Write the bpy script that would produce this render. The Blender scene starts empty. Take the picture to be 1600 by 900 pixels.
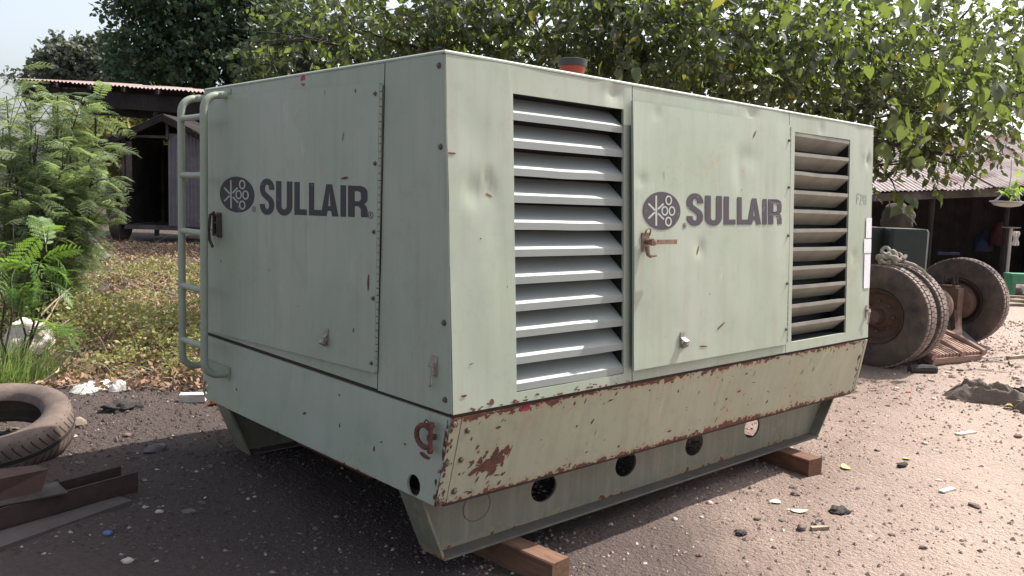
import bpy, bmesh, math, random
from mathutils import Vector, Matrix, noise
from mathutils.geometry import tessellate_polygon
random.seed(11)
R = math.radians
scene = bpy.context.scene
col = scene.collection

# ------------------------------------------------------------------ camera
CAM = Vector((-2.088, -2.575, 1.675))
YAW, PITCH, ROLL, FPX = .824, -.107, .035, 1340.0
fwd = Vector((math.cos(YAW)*math.cos(PITCH), math.sin(YAW)*math.cos(PITCH), math.sin(PITCH)))
rt0 = Vector((math.sin(YAW), -math.cos(YAW), 0)); up0 = rt0.cross(fwd)
rt = math.cos(ROLL)*rt0 + math.sin(ROLL)*up0
up = -math.sin(ROLL)*rt0 + math.cos(ROLL)*up0
cam = bpy.data.cameras.new('camera'); camo = bpy.data.objects.new('camera', cam); col.objects.link(camo)
cam.sensor_width = 36; cam.lens = 36*FPX/1600; cam.clip_start = .05; cam.clip_end = 2000
m = Matrix((rt, up, -fwd)).transposed().to_4x4(); m.translation = CAM
camo.matrix_world = m
scene.camera = camo

# ------------------------------------------------------------------ light
SUN = Vector((.75, -.12, 1.0)).normalized()
w = bpy.data.worlds.new('World'); scene.world = w; w.use_nodes = True
nt = w.node_tree; bg = nt.nodes['Background']
sky = nt.nodes.new('ShaderNodeTexSky'); sky.sky_type = 'NISHITA'; sky.sun_disc = False
sky.sun_elevation = math.asin(SUN.z); sky.sun_rotation = math.atan2(SUN.x, SUN.y)
sky.air_density = 1.0; sky.dust_density = 4.0; sky.ozone_density = 1.0
hs = nt.nodes.new('ShaderNodeHueSaturation'); hs.inputs['Saturation'].default_value = .55; hs.inputs['Value'].default_value = 1.05   # hazy, whitish tropical sky
nt.links.new(sky.outputs[0], hs.inputs['Color']); nt.links.new(hs.outputs[0], bg.inputs[0]); bg.inputs[1].default_value = .15
sl = bpy.data.lights.new('sun', 'SUN'); sl.energy = 5.0; sl.angle = R(.55); sl.color = (1, .955, .88)
so = bpy.data.objects.new('sun', sl); col.objects.link(so)
so.rotation_euler = SUN.to_track_quat('Z', 'Y').to_euler()
vs = scene.view_settings; vs.view_transform = 'Standard'; vs.look = 'None'; vs.gamma = 1; vs.exposure = .78
vs.use_curve_mapping = False
scene.render.engine = 'CYCLES'
scene.cycles.use_denoising = True
scene.cycles.max_bounces = 8; scene.cycles.transparent_max_bounces = 4

# ------------------------------------------------------------------ helpers
def smooth(a, b, x):
    t = max(0., min(1., (x-a)/(b-a))); return t*t*(3-2*t)
def tag(o, label=None, cat=None, group=None, kind=None):
    if label: o['label'] = label
    if cat: o['category'] = cat
    if group: o['group'] = group
    if kind: o['kind'] = kind
    return o
def empty(name, loc, label, cat, group=None):
    o = bpy.data.objects.new(name, None); col.objects.link(o); o.location = loc
    o.empty_display_size = .1
    return tag(o, label, cat, group)
def wloc(o):
    p = Vector(o.location)
    while o.parent: o = o.parent; p = p + Vector(o.location)
    return p
class MB:
    def __init__(s): s.v = []; s.f = []
    def add(s, vs, fs):
        b = len(s.v); s.v += [Vector(p) for p in vs]; s.f += [tuple(b+i for i in f) for f in fs]; return s
    def hexa(s, p):     # 8 points: bottom loop 0-3, top loop 4-7
        return s.add(p, [(3,2,1,0),(4,5,6,7),(0,1,5,4),(1,2,6,5),(2,3,7,6),(3,0,4,7)])
    def box(s, a, b):
        x0,y0,z0 = a; x1,y1,z1 = b
        return s.hexa([(x0,y0,z0),(x1,y0,z0),(x1,y1,z0),(x0,y1,z0),(x0,y0,z1),(x1,y0,z1),(x1,y1,z1),(x0,y1,z1)])
    def obox(s, c, ax, ay, az):     # oriented box by half axes
        c, ax, ay, az = map(Vector, (c, ax, ay, az))
        return s.hexa([c-ax-ay-az, c+ax-ay-az, c+ax+ay-az, c-ax+ay-az, c-ax-ay+az, c+ax-ay+az, c+ax+ay+az, c-ax+ay+az])
    def tube(s, pts, r, n=10, cap=True):
        pts = [Vector(p) for p in pts]; k = len(pts)
        rs = r if isinstance(r, (list, tuple)) else [r]*k
        rings = []; prev = None
        for i, p in enumerate(pts):
            t = (pts[min(i+1,k-1)]-pts[max(i-1,0)]).normalized()
            if prev is None:
                a = t.orthogonal().normalized()
            else:
                a = (prev - t*prev.dot(t)); a = a.normalized() if a.length > 1e-6 else t.orthogonal().normalized()
            prev = a; b = t.cross(a)
            rings.append([p + rs[i]*(math.cos(2*math.pi*j/n)*a + math.sin(2*math.pi*j/n)*b) for j in range(n)])
        vs_ = [q for g in rings for q in g]; fs = []
        for i in range(k-1):
            for j in range(n):
                fs.append((i*n+j, i*n+(j+1)%n, (i+1)*n+(j+1)%n, (i+1)*n+j))
        if cap: fs += [tuple(reversed(range(n))), tuple(range((k-1)*n, k*n))]
        return s.add(vs_, fs)
    def lathe(s, c, axis, prof, n=24, closed=False, phase=0):  # prof: (along axis, radius)
        c = Vector(c); t = Vector(axis).normalized(); a = t.orthogonal().normalized(); b = t.cross(a)
        vs_ = []; fs = []
        for d, r in prof:
            for j in range(n):
                q = 2*math.pi*(j+phase)/n
                vs_.append(c + t*d + r*(math.cos(q)*a+math.sin(q)*b))
        k = len(prof)
        for i in range(k if closed else k-1):
            i2 = (i+1) % k
            for j in range(n):
                fs.append((i*n+j, i*n+(j+1)%n, i2*n+(j+1)%n, i2*n+j))
        if not closed:
            if prof[0][1] > 1e-5: fs.append(tuple(reversed(range(n))))
            if prof[-1][1] > 1e-5: fs.append(tuple(range((k-1)*n, k*n)))
        return s.add(vs_, fs)
    def build(s, name, mat, parent=None, sm=False, ang=35, loc=None):
        org = wloc(parent) if parent else Vector(loc or (0,0,0))
        me = bpy.data.meshes.new(name); me.from_pydata([tuple(p-org) for p in s.v], [], s.f); me.update()
        bm = bmesh.new(); bm.from_mesh(me); bmesh.ops.recalc_face_normals(bm, faces=bm.faces[:]) if len(s.f) < 60000 and not getattr(s, 'open', False) else None
        bm.to_mesh(me); bm.free()
        if sm:
            me.polygons.foreach_set('use_smooth', [True]*len(me.polygons)); me.set_sharp_from_angle(angle=R(ang))
        me.materials.append(mat)
        o = bpy.data.objects.new(name, me); col.objects.link(o)
        if parent: o.parent = parent
        else: o.location = org
        return o
def copy_tree(o, parent=None):
    c = o.copy(); col.objects.link(c); c.parent = parent
    for ch in list(o.children): copy_tree(ch, c)
    return c
def plate2d(mb, outer, holes, fmap, thick):
    """outline with holes in (u,v) -> solid plate; fmap(u,v,off) gives the world point"""
    loops = [[Vector((u,v,0)) for u,v in outer]] + [[Vector((u,v,0)) for u,v in h] for h in holes]
    tris = tessellate_polygon(loops); flat = [p for l in loops for p in l]; n = len(flat)
    vs_ = [fmap(p.x,p.y,0) for p in flat] + [fmap(p.x,p.y,-thick) for p in flat]
    fs = [tuple(t) for t in tris] + [tuple(reversed([i+n for i in t])) for t in tris]
    b = 0
    for l in loops:
        k = len(l)
        for i in range(k): fs.append((b+i, b+(i+1)%k, n+b+(i+1)%k, n+b+i))
        b += k
    mb.add(vs_, fs); return mb
def ellipse(cu, cv, ru, rv, n=28, a0=0): return [(cu+ru*math.cos(a0+2*math.pi*i/n), cv+rv*math.sin(a0+2*math.pi*i/n)) for i in range(n)]
def lerp(a, b, t): return a+(b-a)*t
def linspace(a, b, n): return [a+(b-a)*i/(n-1) for i in range(n)]
def grid_panel(us, vs_, fmap, hole=None, disp=None, thick=.02):
    mb = MB(); idx = {}
    def vid(i, j):
        if (i,j) not in idx:
            u, v = us[i], vs_[j]; idx[(i,j)] = len(mb.v); mb.v.append(Vector(fmap(u, v, disp(u,v) if disp else 0)))
        return idx[(i,j)]
    edges = {}
    for i in range(len(us)-1):
        for j in range(len(vs_)-1):
            uc, vc = (us[i]+us[i+1])/2, (vs_[j]+vs_[j+1])/2
            if hole and hole[0] < uc < hole[1] and hole[2] < vc < hole[3]: continue
            q = [(i,j),(i+1,j),(i+1,j+1),(i,j+1)]
            mb.f.append(tuple(vid(*k) for k in q))
            for a in range(4):
                e = (q[a], q[(a+1)%4]); k = tuple(sorted(e)); edges.setdefault(k, []).append(e)
    back = {}
    def bid(k):
        if k not in back:
            back[k] = len(mb.v); mb.v.append(Vector(fmap(us[k[0]], vs_[k[1]], -thick)))
        return back[k]
    for k, l in edges.items():
        if len(l) == 1:
            a, b = l[0]; mb.f.append((vid(*b), vid(*a), bid(a), bid(b)))
    return mb
def gauss(u, v, cu, cv, ru, rv=None):
    rv = rv or ru; return math.exp(-((u-cu)/ru)**2-((v-cv)/rv)**2)

# ------------------------------------------------------------------ materials
class Mat:
    def __init__(s, name):
        s.m = bpy.data.materials.new(name); s.m.use_nodes = True; s.nt = s.m.node_tree
        s.p = s.nt.nodes['Principled BSDF']; s.out = s.nt.nodes['Material Output']
        s._co = None
    def n(s, t, **kw):
        nd = s.nt.nodes.new(t)
        for k, v in kw.items():
            if k.startswith('_'): setattr(nd, k[1:], v)
            else: s.set(nd.inputs[k.replace('__',' ')], v)
        return nd
    def set(s, sock, v):
        if hasattr(v, 'is_output') or isinstance(v, bpy.types.NodeSocket): s.nt.links.new(v, sock)
        elif hasattr(v, 'outputs'): s.nt.links.new(v.outputs[0], sock)
        else: sock.default_value = v
    def co(s, scale=(1,1,1), src='Object', rot=(0,0,0)):
        tc = s.n('ShaderNodeTexCoord'); mp = s.n('ShaderNodeMapping')
        s.nt.links.new(tc.outputs[src], mp.inputs[0]); mp.inputs['Scale'].default_value = scale; mp.inputs['Rotation'].default_value = rot
        return mp.outputs[0]
    def noise(s, scale, detail=4, rough=.55, co=None, dist=0):
        nd = s.n('ShaderNodeTexNoise', Scale=scale, Detail=detail, Roughness=rough, Distortion=dist)
        s.set(nd.inputs['Vector'], co if co is not None else s.co()); return nd.outputs[0]
    def ramp(s, fac, stops):
        nd = s.n('ShaderNodeValToRGB'); s.set(nd.inputs[0], fac); e = nd.color_ramp.elements
        while len(e) < len(stops): e.new(.5)
        for el, (p, c) in zip(e, stops):
            el.position = p; el.color = (c,c,c,1) if isinstance(c, (int,float)) else (*c,1)
        return nd.outputs[0]
    def mix(s, fac, a, b, mode='MIX'):
        nd = s.n('ShaderNodeMix', _data_type='RGBA', _blend_type=mode)
        s.set(nd.inputs[0], fac)
        for sk, v in ((nd.inputs[6], a), (nd.inputs[7], b)):
            s.set(sk, (*v,1) if isinstance(v, tuple) and len(v) == 3 else v)
        return nd.outputs[2]
    def math(s, op, a, b=0.):
        nd = s.n('ShaderNodeMath', _operation=op); s.set(nd.inputs[0], a); s.set(nd.inputs[1], b); return nd.outputs[0]
    def sep(s, co):
        nd = s.n('ShaderNodeSeparateXYZ'); s.set(nd.inputs[0], co); return nd.outputs
    def bump(s, h, strength=.3, dist=.01):
        nd = s.n('ShaderNodeBump', Strength=strength, Distance=dist); s.set(nd.inputs['Height'], h); return nd.outputs[0]
    def fin(s, color=None, rough=None, normal=None, metal=None, spec=None):
        if color is not None: s.set(s.p.inputs['Base Color'], (*color,1) if isinstance(color, tuple) else color)
        if rough is not None: s.set(s.p.inputs['Roughness'], rough)
        if normal is not None: s.set(s.p.inputs['Normal'], normal)
        if metal is not None: s.set(s.p.inputs['Metallic'], metal)
        if spec is not None: s.set(s.p.inputs['Specular IOR Level'], spec)
        return s.m
RUST = (.15,.055,.032)
def paint_mat(name, base, rust=.0, streak=.5, zedges=None, dirt=(.26,.25,.19)):
    M = Mat(name); co = M.co()
    big = M.noise(1.1, 3, .6, co); fine = M.noise(9, 6, .7, co)
    st = M.noise(1.0, 5, .6, M.co((22,22,1.3)))
    c = M.mix(M.ramp(big, [(.35,0.),(.68,.9)]), base, tuple(x*k for x, k in zip(base, (.81,.90,.82))))
    c = M.mix(M.math('MULTIPLY', M.ramp(st, [(.46,0.),(.74,1.)]), streak*.7), c, dirt)
    c = M.mix(M.math('MULTIPLY', M.ramp(fine, [(.50,0.),(.75,1.)]), .34), c, tuple(x*.62 for x in base))
    scf = M.noise(3.2, 8, .75, M.co((1,1,.35)), 1.6); c = M.mix(M.math('MULTIPLY', M.ramp(scf, [(.60,0.),(.66,1.)]), .22), c, tuple(min(1,x*1.45) for x in base))
    # small chips with a shape of their own
    chip = M.noise(26, 3, .6, co, .6); area = M.noise(2.3, 3, .6, co)
    thr = M.math('ADD', M.math('MULTIPLY', chip, .6), M.math('MULTIPLY', area, .55))
    f = thr
    if zedges:
        z = M.sep(co)[2]
        for ze, wd, amt in zedges:
            d = M.math('ABSOLUTE', M.math('SUBTRACT', z, ze))
            g = M.math('MAXIMUM', M.math('SUBTRACT', 1., M.math('DIVIDE', d, wd)), 0.)
            f = M.math('ADD', f, M.math('MULTIPLY', g, amt))
    lo = .80-.16*rust
    rf = M.ramp(f, [(lo,0.),(lo+.025,1.)])
    rc = M.ramp(M.noise(40, 4, .7, co), [(.3,(.07,.028,.022)),(.6,RUST),(.8,(.26,.10,.05))])
    stain = M.ramp(f, [(lo-.13,0.),(lo,.55)])
    c = M.mix(stain, c, (.34,.24,.15))
    c = M.mix(rf, c, rc)
    rough = M.math('ADD', .48, M.math('MULTIPLY', rf, .4))
    h = M.math('ADD', M.math('MULTIPLY', M.noise(2.6, 2, .5, co), .8), M.math('MULTIPLY', rf, -.06))
    return M.fin(c, rough, M.bump(h, .22, .02), spec=.42)
PAINT = (.348,.374,.312)
m_paint = paint_mat('green_paint', PAINT, rust=-.1, streak=.55)
m_door = paint_mat('green_paint_door', (.358,.384,.322), rust=-.15, streak=.6)
m_skirt = paint_mat('rusty_skirt_paint', (.36,.345,.255), rust=.42, streak=.9, zedges=[(.688,.045,.24),(.308,.05,.25)])
m_skid = paint_mat('skid_paint', (.175,.172,.135), rust=.2, streak=.9, zedges=[(.01,.05,.16)])
m_ladder = paint_mat('ladder_paint', (.31,.335,.27), rust=.12, streak=.3)
def simple(name, color, rough=.7, var=.3, scale=12, metal=0, bump=.15, spec=.4, dist=.006, c2=None):
    M = Mat(name); co = M.co(); n1 = M.noise(scale, 6, .65, co)
    c2 = c2 or tuple(x*(1-var) for x in color)
    c = M.mix(M.ramp(n1, [(.3,0.),(.72,1.)]), color, c2)
    return M.fin(c, rough, M.bump(M.noise(scale*4, 4, .6, co), bump, dist), metal, spec)
m_dark = simple('interior_shade_black', (.012,.012,.013), .9)
m_baffle = simple('louver_paint', (.235,.255,.245), .5, .12, 6, bump=.05)
m_baffle2 = simple('bounce_tinted_louver_paint', (.25,.245,.205), .6, .3, 7, bump=.05, c2=(.165,.155,.135))  # browner slats: warm ground bounce put into the colour
m_rust = simple('rust', (.17,.065,.04), .88, .55, 22, c2=(.055,.027,.022), bump=.5)
m_rustbrown = simple('old_rusty_steel', (.06,.036,.03), .85, .5, 14, c2=(.035,.022,.02), bump=.5)
m_bolt = simple('bolt_steel', (.2,.17,.14), .55, .6, 60, .6)
m_zinc = simple('zinc_latch', (.48,.46,.42), .38, .5, 40, .75)
m_black = simple('black_rubber_seal', (.02,.02,.02), .7)
m_flange = simple('dark_skid_flange', (.085,.082,.08), .7, .4, 12, c2=(.14,.12,.09))
def print_mat(name, ink, paint):
    M = Mat(name); co = M.co(); sc = M.noise(30, 5, .7, M.co((1,1,.5)), .8)
    c = M.mix(M.ramp(sc, [(.66,0.),(.69,1.)]), ink, paint)
    c = M.mix(M.math('MULTIPLY', M.noise(5,3,.6,co), .2), c, tuple(x*2.2 for x in ink))
    return M.fin(c, .55, spec=.35)
m_ink = print_mat('faded_ink', (.030,.027,.036), PAINT)
m_ink2 = print_mat('sun_faded_ink', (.046,.036,.048), PAINT)
m_logoline = simple('logo_light_print', (.39,.42,.37), .55, .15)
m_wood = None
def wood_mat(name, a, b, scale=(3,3,3), rough=.8, stretch=(14,1.2,14)):
    M = Mat(name); n1 = M.noise(3.2, 5, .65, M.co(stretch), .5); n2 = M.noise(2.2, 3, .5, M.co())
    c = M.mix(M.ramp(n1, [(.3,0.),(.7,1.)]), a, b); c = M.mix(M.ramp(n2, [(.38,.05),(.68,.75)]), c, tuple(x*.35 for x in b)); c = M.mix(M.ramp(n1, [(.74,0.),(.77,.9)]), c, tuple(x*.15 for x in b))
    return M.fin(c, rough, M.bump(n1, .3, .006), spec=.25)
m_timber = wood_mat('orange_timber', (.22,.125,.082), (.12,.062,.042))
m_timber2 = wood_mat('dark_timber', (.20,.10,.06), (.10,.05,.033))
m_planks = wood_mat('grey_weathered_board', (.15,.125,.11), (.07,.058,.05), stretch=(4,4,14))
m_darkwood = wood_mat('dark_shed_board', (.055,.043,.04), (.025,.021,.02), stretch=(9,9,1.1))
m_dead = wood_mat('dry_stick', (.46,.37,.27), (.27,.21,.15))
m_bark = wood_mat('bark', (.10,.085,.07), (.045,.037,.03), stretch=(10,10,3))
m_logmat = simple('grey_log', (.17,.15,.14), .9, .5, 9, bump=.6)
def rubber_mat(name, side, dust, amt):
    M = Mat(name); co = M.co(); n1 = M.noise(5, 6, .7, co)
    c = M.mix(M.math('MULTIPLY', M.ramp(n1, [(.3,0.),(.75,1.)]), amt), side, dust)
    return M.fin(c, .82, M.bump(M.noise(45,4,.6,co), .25, .004), spec=.25)
m_rubber = rubber_mat('dusty_truck_rubber', (.032,.03,.03), (.17,.12,.095), .75)
m_tread = rubber_mat('worn_tread_rubber', (.09,.075,.068), (.32,.24,.20), .95)
m_cartyre = rubber_mat('dusty_car_tyre', (.075,.06,.053), (.22,.16,.13), .85)
m_rim = simple('rusty_rim', (.12,.065,.045), .85, .5, 9, bump=.3, c2=(.06,.04,.034))
m_axle = simple('rusty_axle_casting', (.15,.085,.06), .85, .5, 10, bump=.4)
m_cast = simple('rusty_ribbed_casting', (.34,.215,.17), .88, .4, 9, bump=.4)
m_rope = simple('pale_rope', (.42,.38,.32), .95, .4, 40, bump=.5)
m_white = simple('dirty_white_plastic', (.66,.62,.57), .6, .25, 7, bump=.4, dist=.02)
m_paper = simple('paper_label', (.66,.66,.68), .7, .08, 8, bump=0)
m_char = simple('black_char', (.06,.05,.048), .95, .6, 14, bump=.8, dist=.02)
m_cloth = simple('brown_cloth', (.17,.13,.105), .95, .45, 8, bump=.7, dist=.02, c2=(.09,.07,.06))
m_blackcloth = simple('dark_cloth', (.035,.034,.04), .9, .5, 10, bump=.6, dist=.02)
m_red = simple('red_plastic', (.28,.035,.025), .5, .25, 6)
m_redpaint = simple('red_spray_paint', (.42,.02,.07), .6, .2, 30)
m_rimblack = simple('dark_plastic_rim', (.04,.037,.04), .6, .3)
m_blue = simple('blue_plastic', (.06,.11,.26), .4, .2)
m_orange = simple('orange_plastic', (.55,.13,.03), .6, .3)
m_yellow = simple('yellow_leaf', (.42,.36,.12), .6, .3)
m_paleleaf = simple('pale_dry_leaf', (.62,.57,.40), .7, .25, 30)
m_tin = None
def tin_mat(name, a, b, rustc, amt, rough=.5, metal=.35, co_s=(1,1,1)):
    M = Mat(name); n1 = M.noise(.9, 6, .7, M.co(co_s), .4); n2 = M.noise(4, 4, .6)
    c = M.mix(M.ramp(n2, [(.3,0.),(.7,1.)]), a, b)
    c = M.mix(M.ramp(n1, [(.62-.2*amt,0.),(.72-.2*amt,1.)]), c, rustc)
    return M.fin(c, rough, None, metal, .4)
m_tinroof = tin_mat('rusty_roof_sheet', (.24,.18,.17), (.17,.12,.11), (.14,.065,.055), .5, .6, .1)
m_tinwall = tin_mat('grey_wall_sheet', (.19,.175,.19), (.13,.12,.135), (.11,.08,.075), .2, .55, .4)
m_tinroof2 = tin_mat('bright_roof_sheet', (.46,.40,.38), (.34,.27,.25), (.24,.14,.12), .5, .42, .25)
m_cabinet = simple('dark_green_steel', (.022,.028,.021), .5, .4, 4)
m_green = simple('green_bench_paint', (.05,.22,.12), .4, .3)
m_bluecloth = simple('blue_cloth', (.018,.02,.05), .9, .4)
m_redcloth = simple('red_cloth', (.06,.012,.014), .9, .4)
m_carwhite = simple('vehicle_white', (.40,.44,.52), .35, .15)
m_cardark = simple('vehicle_dark', (.03,.032,.035), .4, .3)
m_cartan = simple('vehicle_tan', (.23,.19,.15), .45, .25)
m_glass = simple('vehicle_glass', (.03,.045,.08), .08, .2)
m_lampred = simple('tail_lamp_red', (.35,.02,.02), .3, .2)
m_wire = simple('galvanised_wire', (.42,.40,.38), .45, .3, 30, .5)

def leaf_mat(name, c1, c2, trans, tfac=.4, rough=.45, yellow=None, spec=.45):
    M = Mat(name); g = M.n('ShaderNodeNewGeometry'); rnd = g.outputs['Random Per Island']
    oi = M.n('ShaderNodeObjectInfo').outputs['Random']
    r = M.math('FRACT', M.math('ADD', rnd, oi))
    stops = [(.0,c1),(.7,c2),(.93,tuple(x*1.25 for x in c2))] + ([(.984,tuple(x*1.25 for x in c2)),(.99,yellow)] if yellow else [])
    c = M.ramp(r, stops)
    M.fin(c, rough, spec=spec)
    t = M.n('ShaderNodeBsdfTranslucent'); 
    tc = M.mix(.75, c, trans); M.set(t.inputs[0], tc)
    mx = M.n('ShaderNodeMixShader'); mx.inputs[0].default_value = tfac
    M.nt.links.new(M.p.outputs[0], mx.inputs[1]); M.nt.links.new(t.outputs[0], mx.inputs[2])
    M.nt.links.new(mx.outputs[0], M.out.inputs[0])
    return M.m
m_leaf = leaf_mat('broad_leaf', (.024,.026,.023), (.042,.048,.033), (.34,.46,.07), .30, .33, (.34,.24,.03), .6)
m_leafdark = leaf_mat('dense_tree_leaf', (.028,.052,.03), (.055,.085,.045), (.13,.22,.07), .3, .5)
m_leafgrey = leaf_mat('haze_grey_leaf', (.07,.085,.07), (.11,.125,.095), (.16,.19,.10), .3, .7)  # greyed leaf colour stands in for distance haze
m_leafmid = leaf_mat('mid_tree_leaf', (.022,.034,.02), (.045,.062,.03), (.2,.27,.06), .22, .5)
m_feather = leaf_mat('feathery_leaf', (.13,.175,.085), (.21,.265,.13), (.34,.44,.14), .45, .5)
m_frond = leaf_mat('bright_frond', (.07,.14,.03), (.12,.22,.04), (.32,.52,.06), .4, .45)
m_grass = leaf_mat('long_grass', (.09,.16,.04), (.17,.24,.07), (.3,.4,.1), .35, .5, (.42,.36,.2))
m_weed = leaf_mat('low_weed', (.11,.12,.045), (.25,.245,.085), (.38,.38,.09), .3, .6, (.38,.29,.17))
m_litter = leaf_mat('dry_litter', (.13,.075,.05), (.30,.19,.12), (.3,.2,.1), .15, .8, (.5,.42,.33))
m_basketplant = leaf_mat('basket_plant', (.10,.19,.04), (.2,.3,.06), (.4,.55,.08), .4, .5)

# ground
def ground_mat():
    M = Mat('bare_red_dirt'); co = M.co(); x, y, z = M.sep(co)
    big = M.noise(.55, 5, .6, co); mid = M.noise(3.5, 6, .65, co); fin_ = M.noise(38, 5, .7, co); grit = M.noise(140, 3, .7, co)
    c = M.mix(M.ramp(mid, [(.32,0.),(.7,1.)]), (.225,.165,.140), (.30,.228,.196))
    c = M.mix(M.ramp(big, [(.42,0.),(.62,.55)]), c, (.20,.15,.125))
    c = M.mix(M.ramp(fin_, [(.5,0.),(.72,.75)]), c, (.13,.085,.07))
    c = M.mix(M.ramp(grit, [(.58,0.),(.7,.65)]), c, (.42,.34,.29))
    lane = M.math('ADD', M.math('SUBTRACT', M.math('MULTIPLY', x, .35), y), M.math('MULTIPLY', M.noise(1.1,4,.6,co), .8)); lane = M.ramp(M.math('MULTIPLY', lane, .4), [(.62,0.),(.95,1.)]); lane = M.math('MULTIPLY', lane, .7)
    c = M.mix(lane, c, M.mix(mid, (.37,.285,.24), (.44,.35,.30)))
    # dark left soil, machine shade painted into its colour; dusty lane on the right
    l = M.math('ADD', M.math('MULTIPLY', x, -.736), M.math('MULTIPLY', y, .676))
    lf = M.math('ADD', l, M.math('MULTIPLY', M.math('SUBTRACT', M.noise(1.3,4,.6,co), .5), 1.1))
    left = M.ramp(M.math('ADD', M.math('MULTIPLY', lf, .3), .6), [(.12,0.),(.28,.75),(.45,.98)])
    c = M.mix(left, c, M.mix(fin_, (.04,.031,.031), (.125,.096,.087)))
    v = M.n('ShaderNodeTexVoronoi', Scale=34.); M.set(v.inputs['Vector'], co)
    v2 = M.n('ShaderNodeTexVoronoi', Scale=80.); M.set(v2.inputs['Vector'], co)
    h = M.math('ADD', M.math('MULTIPLY', fin_, .6), M.math('ADD', M.math('MULTIPLY', v.outputs[0], -.35), M.math('MULTIPLY', v2.outputs[0], -.25)))
    h = M.math('ADD', h, M.math('MULTIPLY', grit, .25))
    return M.fin(c, .95, M.bump(h, .95, .03), spec=.15)
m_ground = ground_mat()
m_pebble = None
def pebble_mat(name, stops):
    M = Mat(name); g = M.n('ShaderNodeNewGeometry'); r = g.outputs['Random Per Island']
    c = M.ramp(r, stops)
    return M.fin(c, .9, M.bump(M.noise(60,3,.6), .3, .004), spec=.2)
m_pebble = pebble_mat('pebbles', [(0.,(.15,.11,.095)),(.3,(.24,.175,.145)),(.8,(.34,.26,.215)),(.985,(.48,.42,.37))])
m_grit = pebble_mat('shade_grit', [(0.,(.05,.04,.038)),(.5,(.085,.068,.06)),(.93,(.14,.112,.10)),(.995,(.40,.35,.31))])  # shaded copy of the pebbles, darkened for the left side
m_stone = simple('stone', (.22,.165,.14), .9, .5, 18, bump=.6, dist=.01)

# ------------------------------------------------------------------ ground
def nz(x, y, s, z=0): return noise.noise(Vector((x*s, y*s, z)))
def ground_h(x, y, detail=True):
    l = -.736*x + .676*y; f = .675*x + .73*y
    h = .135*smooth(-.1, 1.75, l)
    h += .17*smooth(3, 15, f)*smooth(0, 3.5, l)
    h += .05*gauss(x, y, -.05, 3.3, .6, .5)
    h -= .035*smooth(0, 1, 1-abs(x-1.75)/2.2)*smooth(.5, -.6, y)*0
    if detail:
        h += .035*nz(x, y, .45, 3) * smooth(2, 9, math.hypot(x-1, y)) + .014*nz(x, y, 1.4, 7) + .007*nz(x, y, 5, 1) + .004*nz(x, y, 13, 5)
        # wheel ruts of the lane, lower right
        t = (x*.35 - y)  # across the lane
        h += .012*math.sin(t*7.5)*smooth(1.3, 2.2, t)*smooth(6, 3, x)
    return h
def hit(px, py, top=0.):
    d = fwd + rt*((px-800)/FPX) - up*((py-450)/FPX); t = 1.5
    while t < 200:
        p = CAM + d*t
        if p.z <= ground_h(p.x, p.y, False)+top: return Vector((p.x, p.y, ground_h(p.x, p.y)))
        t += .01 + t*.002
    return CAM + d*t
def axis_lines(lo, hi, step, far, grow=1.16):
    a = [lo]
    while a[-1] < hi: a.append(a[-1]+step)
    s = step; b = [a[-1]]
    while b[-1] < far: s *= grow; b.append(b[-1]+s)
    s = step; c = [a[0]]
    while c[-1] > -far: s *= grow; c.append(c[-1]-s)
    return list(reversed(c[1:])) + a + b[1:]
gx = axis_lines(-2.0, 8.2, .04, 260); gy = axis_lines(-1.8, 5.4, .04, 260)
mb = MB(); nx, ny = len(gx), len(gy)
mb.v = [Vector((x, y, ground_h(x, y))) for x in gx for y in gy]
mb.f = [(i*ny+j, (i+1)*ny+j, (i+1)*ny+j+1, i*ny+j+1) for i in range(nx-1) for j in range(ny-1)]
mb.open = True
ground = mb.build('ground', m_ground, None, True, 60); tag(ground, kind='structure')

# ------------------------------------------------------------------ the compressor
L, W, H, Z0 = 3.60, 2.387, 2.22, .799
SL, EL = .0591, .01337
def SIDE(x, z, o=0): return Vector((x - EL*(z-Z0)*(1-2*x/L), (z-Z0)*SL - o, z))
def SIDER(x, z, o=0): return Vector((x, (z-Z0)*SL - o, z))
def ENDR(y, z, o=0): return Vector((-EL*(z-Z0)-o, y, z))
def bil(c, s, t):  # c: bl, br, tr, tl in (u,v)
    (a,b),(c1,d),(e,f),(g,h) = c
    return ((1-s)*(1-t)*a+s*(1-t)*c1+s*t*e+(1-s)*t*g, (1-s)*(1-t)*b+s*(1-t)*d+s*t*f+(1-s)*t*h)
unit = empty('air_compressor', (L/2, W/2, .107), 'pale green portable air compressor cabinet on rusty skids with louvers and ladder', 'air compressor')

def dents(lst):
    def f(u, v):
        d = .003*noise.noise(Vector((u*2.1, v*2.1, 4.2))) + .0011*noise.noise(Vector((u*5.3, v*3.9, 1.2)))
        for cu, cv, ru, rv, a in lst: d += a*gauss(u, v, cu, cv, ru, rv)
        return d
    return f
def lines(a, b, step, extra=()):
    n = max(2, int(round((b-a)/step))+1); l = linspace(a, b, n)
    for e in extra:
        l = [q for q in l if abs(q-e) > step*.45 or q in (a, b)] + [e]
    return sorted(set(l))
ZT, ZB = 2.208, .807
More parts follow.
